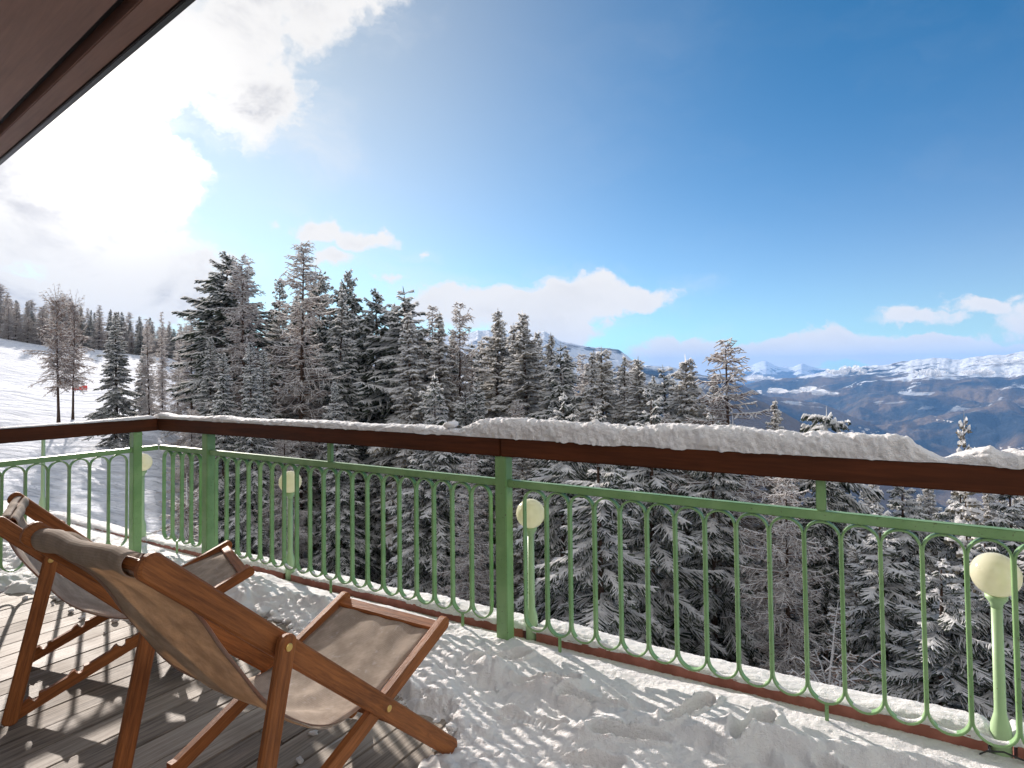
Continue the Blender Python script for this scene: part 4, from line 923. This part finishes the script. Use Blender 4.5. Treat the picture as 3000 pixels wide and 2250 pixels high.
# skyline trees, left to right
NAMED = [
 ('dark_high', 662, 746, 34, 'dark ragged pine at the left end of the tall trees, standing behind a bare larch', 1.35),
 ('larch', 722, 750, 31, 'tall bare larch with drooping branches just right of the ragged pine', 1.0),
 ('dark', 815, 812, 38, 'dark spruce tip poking up between the two tallest bare larches', 1.0),
 ('larch', 874, 716, 29, 'tallest bare larch, its tip the highest of all the trees', 1.08),
 ('dark_high', 938, 801, 36, 'dark spruce close behind the right side of the tallest larch', .9),
 ('dark', 976, 842, 29, 'broad dark spruce with snow-tipped fans right of the tallest larch', 1.0),
 ('dark_high', 1016, 791, 34, 'tall dark spruce with a clubbed tip, highest of the evergreens in the middle', .75),
 ('dark_high', 1093, 852, 31, 'slender dark spruce with an open sky gap on either side', 1.0),
 ('dark_slim', 1146, 888, 36, 'small dark tip left of the symmetrical pointed spruce', .9),
 ('snowy_full', 1189, 845, 30, 'symmetrical pointed spruce with snowy tiers', .95),
 ('snowy_slim', 1222, 915, 26, 'short snow-flecked spruce right below the symmetrical pointed one', 1.0),
 ('larch_slim', 1259, 884, 31, 'thin bare larch left of the snowy flat-topped larch', .95),
 ('snowy_slim', 1287, 913, 28, 'thin dark green spruce between two bare larches', .8),
 ('larch_white', 1340, 884, 29, 'flat-topped larch frosted white, with upturned branches at its tip', .85),
 ('frosted', 1440, 906, 29, 'pointed spruce standing alone in front of the clouds left of the forked one', .85),
 ('snowy_slim', 1502, 949, 27, 'blunt snowy spruce in front of the first blue peak', .85),
 ('frosted', 1556, 911, 26, 'forked snowy spruce with two tips in front of the blue ridge', .85),
 ('snowy_slim', 1534, 928, 26.3, 'lower left tip beside the forked snowy spruce', .55),
 ('snowy_slim', 1590, 978, 25, 'small snowy tip on the right shoulder of the forked spruce', .7),
 ('snowy_full', 1639, 1007, 24, 'bushy snowy spruce with a rounded tip below the cloud', .75),
 ('snowy_slim', 1664, 1021, 25, 'narrow snowy tip close to the bushy rounded spruce', .7),
 ('snowy_slim', 1704, 1029, 23, 'short white spruce left of the dark pointed one', .8),
 ('snowy', 1765, 1016, 24, 'pointed spruce with dark top in front of the small blue peak', .8),
 ('larch_slim', 1842, 1058, 26, 'thin bare larch top between two snowy spruces', .8),
 ('snowy_slim', 1815, 1040, 23, 'narrow snow-covered spruce right of the small blue peak', .75),
 ('frosted', 1888, 1046, 22, 'spruce with dark spike top and snowy skirt', .8),
 ('snowy_full', 1961, 1070, 21, 'round-shouldered snowy spruce left of the pointed one by the white larch', .8),
 ('snowy', 2010, 1041, 20, 'pointed snowy spruce next to the big white bare larch', .75),
 ('snowy_slim', 2060, 1099, 21, 'low snowy spruce tucked against the white bare larch', .8),
 ('larch_white', 2133, 990, 19, 'big white frosted bare larch standing free before the blue mountains', 1.35),
 ('snowy_slim', 2262, 1171, 20, 'small snowy spruce tip right of the white bare larch', .75),
 ('round', 2425, 1197, 21, 'rounded snow-laden pine top poking over the handrail snow', .62),
 ('young', 2813, 1212, 15, 'narrow young spruce with snow balls standing before the valley', .62),
]
for kind, px, py, d, lb, w in NAMED: tree(kind, px, py, d, lb, G1, w)
# trees on the open snow slope, left
G2 = 'single trees on the open snow slope'
tree('birch', 176, 878, 45, 'leaning birch on the snow slope, left of a pair', G2, .85, lean=(0, .03))
tree('birch', 217, 892, 47, 'thinner birch of the pair, nearer the dark spruce', G2, .75, lean=(0, -.03))
tree('dark', 345, 912, 38, 'broad dark spruce standing alone on the snow slope', G2, 1.15)
tree('larch_slim', 440, 930, 44, 'bare larch right behind the lone dark spruce', G2, .95)
tree('larch_slim', 478, 910, 46, 'slim bare larch with its tip above the lone spruce group', G2, .7)
tree('larch_white', 565, 908, 38, 'frosted bare larch between the snow slope and the tall wood', G2, .95)
tree('dark', 618, 985, 31, 'dark spruce with long snowy arms at the left foot of the wood', G2, .95)
tree('dark_slim', 412, 1010, 46, 'small dark spruce under the bare larches', G2, .8)
tree('larch_slim', 520, 945, 44, 'bare larch filling the gap before the frosted larch', G2, .9)
tree('larch_slim', 600, 940, 42, 'bare larch behind the frosted larch', G2, .9)
# wood on the ridge, far left
ALIAS = [(660, 'the ragged dark pine'), (722, 'the left tall larch'), (815, 'the gap between the tall larches'), (874, 'the tallest larch'), (976, 'the broad dark spruce'), (1016, 'the clubbed-tip spruce'), (1093, 'the slender dark spruce'),
         (1189, 'the symmetrical pointed spruce'), (1259, 'the thin bare larch'), (1340, 'the flat-topped larch'), (1440, 'the spruce alone before the clouds'), (1500, 'the blunt snowy spruce'), (1556, 'the forked spruce'), (1640, 'the bushy rounded spruce'), (1704, 'the short white spruce'),
         (1765, 'the small blue peak'), (1842, 'the thin larch top'), (1888, 'the spike-topped spruce'), (1961, 'the round-shouldered spruce'), (2010, 'the spruce by the white larch'), (2133, 'the white bare larch'), (2262, 'the small snowy tip'), (2425, 'the round snowy pine'), (2560, 'the lone stretch of rail snow'), (2813, 'the narrow young spruce'), (3000, 'the right edge')]
USED = set()
def uniq(base, px, d):
    al_ = sorted(ALIAS, key=lambda q_: abs(q_[0] - px))
    for apx, nm in al_[:4]:
        s_ = 'left' if px < apx else 'right'
        for w1 in ('just ', 'well '):
            lb = f'{base} {w1}{s_} of {nm}'
            if lb not in USED and len(lb.split()) <= 16: USED.add(lb); return lb
    return f'{base} close to {al_[0][1]}'
RSEG = [(60, 'above the left end of the slope'), (140, 'left of the birches'), (250, 'above the two birches'), (345, 'between the birches and the lone spruce'), (430, 'behind the lone spruce'), (520, 'above the bare larches'), (600, 'left of the frosted larch'), (900, 'next to the tall wood')]
def ridge_label(k, px, row):
    seg = [s for e_, s in RSEG if px < e_ or e_ == 900][0]; sz = ['tip', 'tree', 'tree', 'front tree'][row]
    for v_ in ('', 'slim ', 'broad ', 'short ', 'ragged '):
        lb = f"{v_}{'dark spruce' if k[0] == 'd' else 'bare larch'} {sz} on the left ridge, {seg}"
        if lb not in USED: USED.add(lb); return lb, None
    return f"{'dark spruce' if k[0] == 'd' else 'bare larch'} in the wood on the left ridge, {seg}", None
rr = random.Random(12); n_r = 0
def ridge_top(px): return float(np.interp(px, [-80, 0, 60, 130, 200, 260, 330, 400, 470, 560, 640, 720], [835, 842, 862, 868, 866, 880, 905, 925, 932, 940, 935, 930]))
for row, (d0, n_, dy) in enumerate(((133, 26, 0), (126, 24, 12), (119, 22, 26), (113, 18, 40))):
    for i in range(n_):
        px = -70 + (760) * (i + rr.uniform(.1, .9)) / n_
        k = rr.choice(['dark_slim', 'dark', 'larch_slim', 'larch_slim', 'larch', 'dark_slim', 'larch_white'])
        if row == 3 and 20 < px < 420 and rr.random() < .35: continue
        tree(k, px, ridge_top(px) + dy + rr.uniform(-12, 26), d0 + rr.uniform(-3, 3), ridge_label(k, px, row)[0], 'wood on the left ridge', rr.uniform(1.2, 1.8)); n_r += 1
# second and third rows of the big wood: their tips stay below the skyline of the first
sky_px = np.array([600, 660, 722, 790, 874, 940, 1016, 1060, 1093, 1130, 1189, 1230, 1287, 1340, 1390, 1440, 1480, 1556, 1600, 1640, 1765, 1888, 2010, 2060, 2133, 2220, 2262, 2330, 2425, 2520, 2700, 2813, 3000, 3150])
sky_py = np.array([960, 850, 850, 900, 850, 900, 900, 930, 950, 940, 905, 935, 955, 945, 985, 965, 995, 975, 1010, 1030, 1045, 1070, 1090, 1125, 1150, 1270, 1290, 1330, 1345, 1370, 1385, 1385, 1400, 1400])
G3 = 'snowy conifers filling the wood behind the first row'
def filler(px, d, off, kinds, lbl):
    top = float(np.interp(px, sky_px, sky_py)) + off
    k = rr.choice(kinds); sp_ = 'bare larch' if k.startswith('larch') else ('dark spruce' if k[0] == 'd' else 'white spruce')
    tree(k, px, top, d, uniq(f'{sp_} {lbl}', px, d), G3, rr.uniform(.85, 1.15))
for i in range(46):
    px = 600 + 1520 * (i + rr.uniform(0, 1)) / 46; left = px < 1180
    filler(px, rr.uniform(33, 44) if left else rr.uniform(28, 38), rr.uniform(-10, 55), ['dark_slim', 'dark_slim', 'larch', 'frosted'] if left else ['snowy', 'snowy_slim', 'frosted', 'larch_white', 'snowy_full'], 'deep in the wood,')
for i in range(26):
    px = 640 + 1480 * (i + rr.uniform(0, 1)) / 26; left = px < 1180
    if 840 < px < 1180 and rr.random() < .7: continue
    filler(px, rr.uniform(24, 28) if left else rr.uniform(19, 23), rr.uniform(110, 260), ['dark', 'larch', 'dark_slim', 'dark'] if left else ['snowy', 'snowy_wide', 'frosted', 'snowy_full', 'larch_white'], 'low among the front trunks,')
# trees seen mostly through and under the railing, right half
LOW = [('snowy_wide', 1640, 1150, 15.5, 'spruce with long drooping snowy boughs seen through the railing right of the tall post', 1.15),
       ('snowy_wide', 1900, 1140, 15, 'spruce with hanging snow-laden fans seen through the middle of the right railing', 1.15),
       ('snowy_wide', 2080, 1210, 17, 'dark gapped spruce seen through the railing left of the white thin larch', 1.0),
       ('larch_white', 2290, 1290, 14.5, 'thin frosted larch with level branches seen through the railing', .95),
       ('dark_high', 2400, 1330, 20, 'dark trunked spruce behind the thin frosted larch', .8),
       ('snowy', 2498, 1590, 13.5, 'snow-covered young spruce with a pinkish tip seen low through the railing', 1.0),
       ('snowy_wide', 2640, 1375, 17, 'big tiered spruce with horizontal snowy shelves left of the rightmost lamp', 1.15),
       ('snowy_wide', 2820, 1385, 18.5, 'snowy spruce behind the rightmost lamp', 1.0),
       ('snowy_wide', 2960, 1375, 16, 'snowy spruce at the right edge behind the railing', 1.1),
       ('snowy_wide', 2740, 1640, 11.5, 'low spruce with sweeping snowy boughs at the lower right behind the railing', 1.35),
       ('snowy_wide', 3090, 1420, 13, 'spruce at the far right edge behind the last railing loops', 1.1),
       ('snowy', 2560, 1385, 26, 'snowy spruce tip under the handrail between the white larch and the right lamp', 1.0),
       ('snowy', 2330, 1340, 27, 'snowy spruce just under the handrail near the short upright', 1.0),
       ('snowy', 2720, 1390, 28, 'distant snowy spruce under the handrail, left of the right lamp', 1.0),
       ('snowy', 2890, 1400, 27, 'distant snowy spruce under the handrail, above the right lamp', 1.0),
       ('larch', 1370, 1330, 17, 'bare larch with curved snowy twigs seen through the railing left of the tall post', .9),
       ('snowy_wide', 1230, 1280, 19, 'snowy spruce seen through the railing between the middle lamp and the post', 1.0),
       ('larch', 830, 1240, 24, 'bare larch behind the middle globe lamp', .95),
       ('larch', 690, 1180, 27, 'bare larch whose low boughs hang beside the left railing post', 1.0),
       ('larch', 560, 1200, 28, 'bare larch with white twigs behind the left corner of the railing', .8),
       ('shrub', 545, 1470, 22, 'small bare shrub on the snow behind the left corner', 1.0),
       ('snowy_wide', 1760, 1230, 13, 'big near spruce with long hanging snowy boughs, first one right of the second lamp', 1.2),
       ('snowy_wide', 2590, 1480, 12.5, 'near spruce with snowy shelves at the lower right of the railing', 1.2),
       ('snowy_wide', 2880, 1560, 12, 'near spruce with sweeping snowy boughs behind the rightmost lamp post', 1.25),
       ('shrub', 2420, 1980, 11.5, 'bare snowy shrub low behind the right railing', .9),
       ('snowy_wide', 1100, 1330, 26, 'dark spruce in shade behind the middle of the railing', 1.0)]
for kind, px, py, d, lb, w in LOW: tree(kind, px, py, d, lb, 'trees on the bank below the terrace', w)
for i in range(16):
    px = 2180 + 1000 * (i + rr.uniform(0, 1)) / 16; tree(rr.choice(['snowy', 'snowy_wide', 'dark']), px, 1395 + rr.uniform(0, 60), rr.uniform(30, 42), uniq('snowy conifer lower down the bank,', px, 0), G3, rr.uniform(.9, 1.2))

# small red mat on the slope behind the birches
a, e = az_el(234, 1085); x, y = 66 * math.sin(a), 66 * math.cos(a); zz = float(ground_z(np.array(x), np.array(y)))
bm = bmesh.new(); bmesh.ops.create_grid(bm, x_segments=8, y_segments=4, size=.5)
for v in bm.verts: v.co = Vector((v.co.x * 1.1, v.co.y * .3, .08 * math.sin(v.co.x * 5) + v.co.y * .35 + .15))
o = bm_obj('safety_mat', bm, REDM); o.modifiers.new('s', 'SOLIDIFY').thickness = .08; o.location = (x, y, zz); o.rotation_euler = (0, 0, -a); tag(o, 'small red sagging safety mat on the snow slope behind the birches', 'safety mat')
HAZE_D = 5.5e-5
def haze():
    bm = bmesh.new(); bmesh.ops.create_cube(bm, size=1.0); me = bpy.data.meshes.new('haze'); bm.to_mesh(me); bm.free()
    m = bpy.data.materials.new('haze'); m.use_nodes = True; t = m.node_tree; t.nodes.clear()
    out = t.nodes.new('ShaderNodeOutputMaterial'); v = t.nodes.new('ShaderNodeVolumePrincipled'); t.links.new(v.outputs[0], out.inputs['Volume'])
    v.inputs['Color'].default_value = (0.22, 0.50, 1.0, 1); v.inputs['Density'].default_value = HAZE_D; v.inputs['Anisotropy'].default_value = 0.0
    me.materials.append(m); o = bpy.data.objects.new('haze', me); C.objects.link(o); zt = max(v.co.z for v in bpy.data.objects['mountains'].data.vertices) + 20; o.scale = (38000, 38000, zt + 1100); o.location = (0, 0, (zt - 1100) / 2); print('haze top', zt); tag(o, kind='stuff')
haze()

# clouds lying against the mountain sides
CLD = bpy.data.materials.new('cloud_vapour'); CLD.use_nodes = True; t = NT(CLD.node_tree); t.n.clear()
out = t.node('ShaderNodeOutputMaterial'); df = t.node('ShaderNodeBsdfDiffuse'); df.inputs[0].default_value = (.95, .94, .93, 1); tl = t.node('ShaderNodeBsdfTranslucent'); tl.inputs[0].default_value = (.95, .94, .93, 1)
m1 = t.node('ShaderNodeMixShader'); m1.inputs[0].default_value = .5; t.l.new(df.outputs[0], m1.inputs[1]); t.l.new(tl.outputs[0], m1.inputs[2])
tp = t.node('ShaderNodeBsdfTransparent'); lw = t.node('ShaderNodeLayerWeight'); lw.inputs[0].default_value = .5
nz = t.noise(objco(t), 6, 6, .65); al_ = t.smooth(t.math('SUBTRACT', t.math('SUBTRACT', 1.0, lw.outputs['Facing']), t.math('MULTIPLY', nz, .75)), -.15, .55)
m2 = t.node('ShaderNodeMixShader'); t.l.new(al_, m2.inputs[0]); t.l.new(tp.outputs[0], m2.inputs[1]); t.l.new(m1.outputs[0], m2.inputs[2]); t.l.new(m2.outputs[0], out.inputs[0])
CL = [(2340, 1150, 5900, 330, 70, 'flat white cloud lying in the valley left of the big mountain'), (2490, 1088, 6700, 190, 80, 'small cloud on the left shoulder of the big mountain'), (2730, 1092, 7000, 130, 70, 'little cloud puff below the long snow field'),
      (2885, 1092, 6600, 170, 48, 'ragged cloud lying on the mountain side at the right'), (2975, 1062, 7200, 300, 60, 'large cloud over the ridge at the right edge'), (2215, 1112, 9000, 420, 90, 'cloud bank under the far white peaks'), (2980, 1240, 5600, 90, 60, 'thin wisp on the lower slope at the right edge')]
for k, (px, py, R_, sx, sz, lb) in enumerate(CL):
    v = ray(px, py); v = v / math.hypot(v[0], v[1]) * R_; rc = random.Random(k + 5); bm = bmesh.new()
    for i in range(16):
        q_ = rc.uniform(-1, 1); rr_ = (1 - .6 * abs(q_)) * rc.uniform(.25, .6)
        lump(bm, (q_ * sx * 1.0, rc.uniform(-.4, .4) * sx, rc.uniform(-.35, .5) * sz * (1 - abs(q_) * .5)), rr_, sx * .55, sx * .5, sz * 1.0, k * 20 + i, 3)
    bmesh.ops.transform(bm, matrix=Matrix.Scale(1 / sx, 4), verts=bm.verts)
    o = bm_obj('valley_cloud', bm, CLD, None, True); o.scale = (sx, sx, sx); o.location = (v[0], v[1], v[2] + CAMZ); o.rotation_euler = (0, 0, -math.atan2(v[0], v[1])); tag(o, lb, 'cloud', 'clouds against the mountains')
rc = random.Random(3); bm = bmesh.new()
for px0, py0, n_ in ((2530, 1265, 14), (2570, 1285, 16), (2900, 1330, 20), (2960, 1322, 24), (2770, 1230, 8)):
    for i in range(n_):
        px, py = px0 + rc.gauss(0, 22), py0 + rc.gauss(0, 5); v = ray(px, py); v = v / math.hypot(v[0], v[1])
        RR = np.arange(2600.0, 8000.0, 30.0); below = far_z(np.full(RR.shape, math.atan2(v[0], v[1])), RR) > CAMZ + v[2] * RR; hit = float(RR[below.argmax()]) if below.any() else None
        if hit:
            z_ = CAMZ + v[2] * hit; s_ = rc.uniform(5, 9); bm_prism(bm, [(v[0] * hit - s_, v[1] * hit - s_), (v[0] * hit + s_, v[1] * hit - s_), (v[0] * hit + s_, v[1] * hit + s_), (v[0] * hit - s_, v[1] * hit + s_)], z_ - 8, z_ + s_ * 1.2)
tag(bm_obj('village_houses', bm, HOUSE), 'scattered pale houses of villages on the far valley side', 'village', kind='stuff')
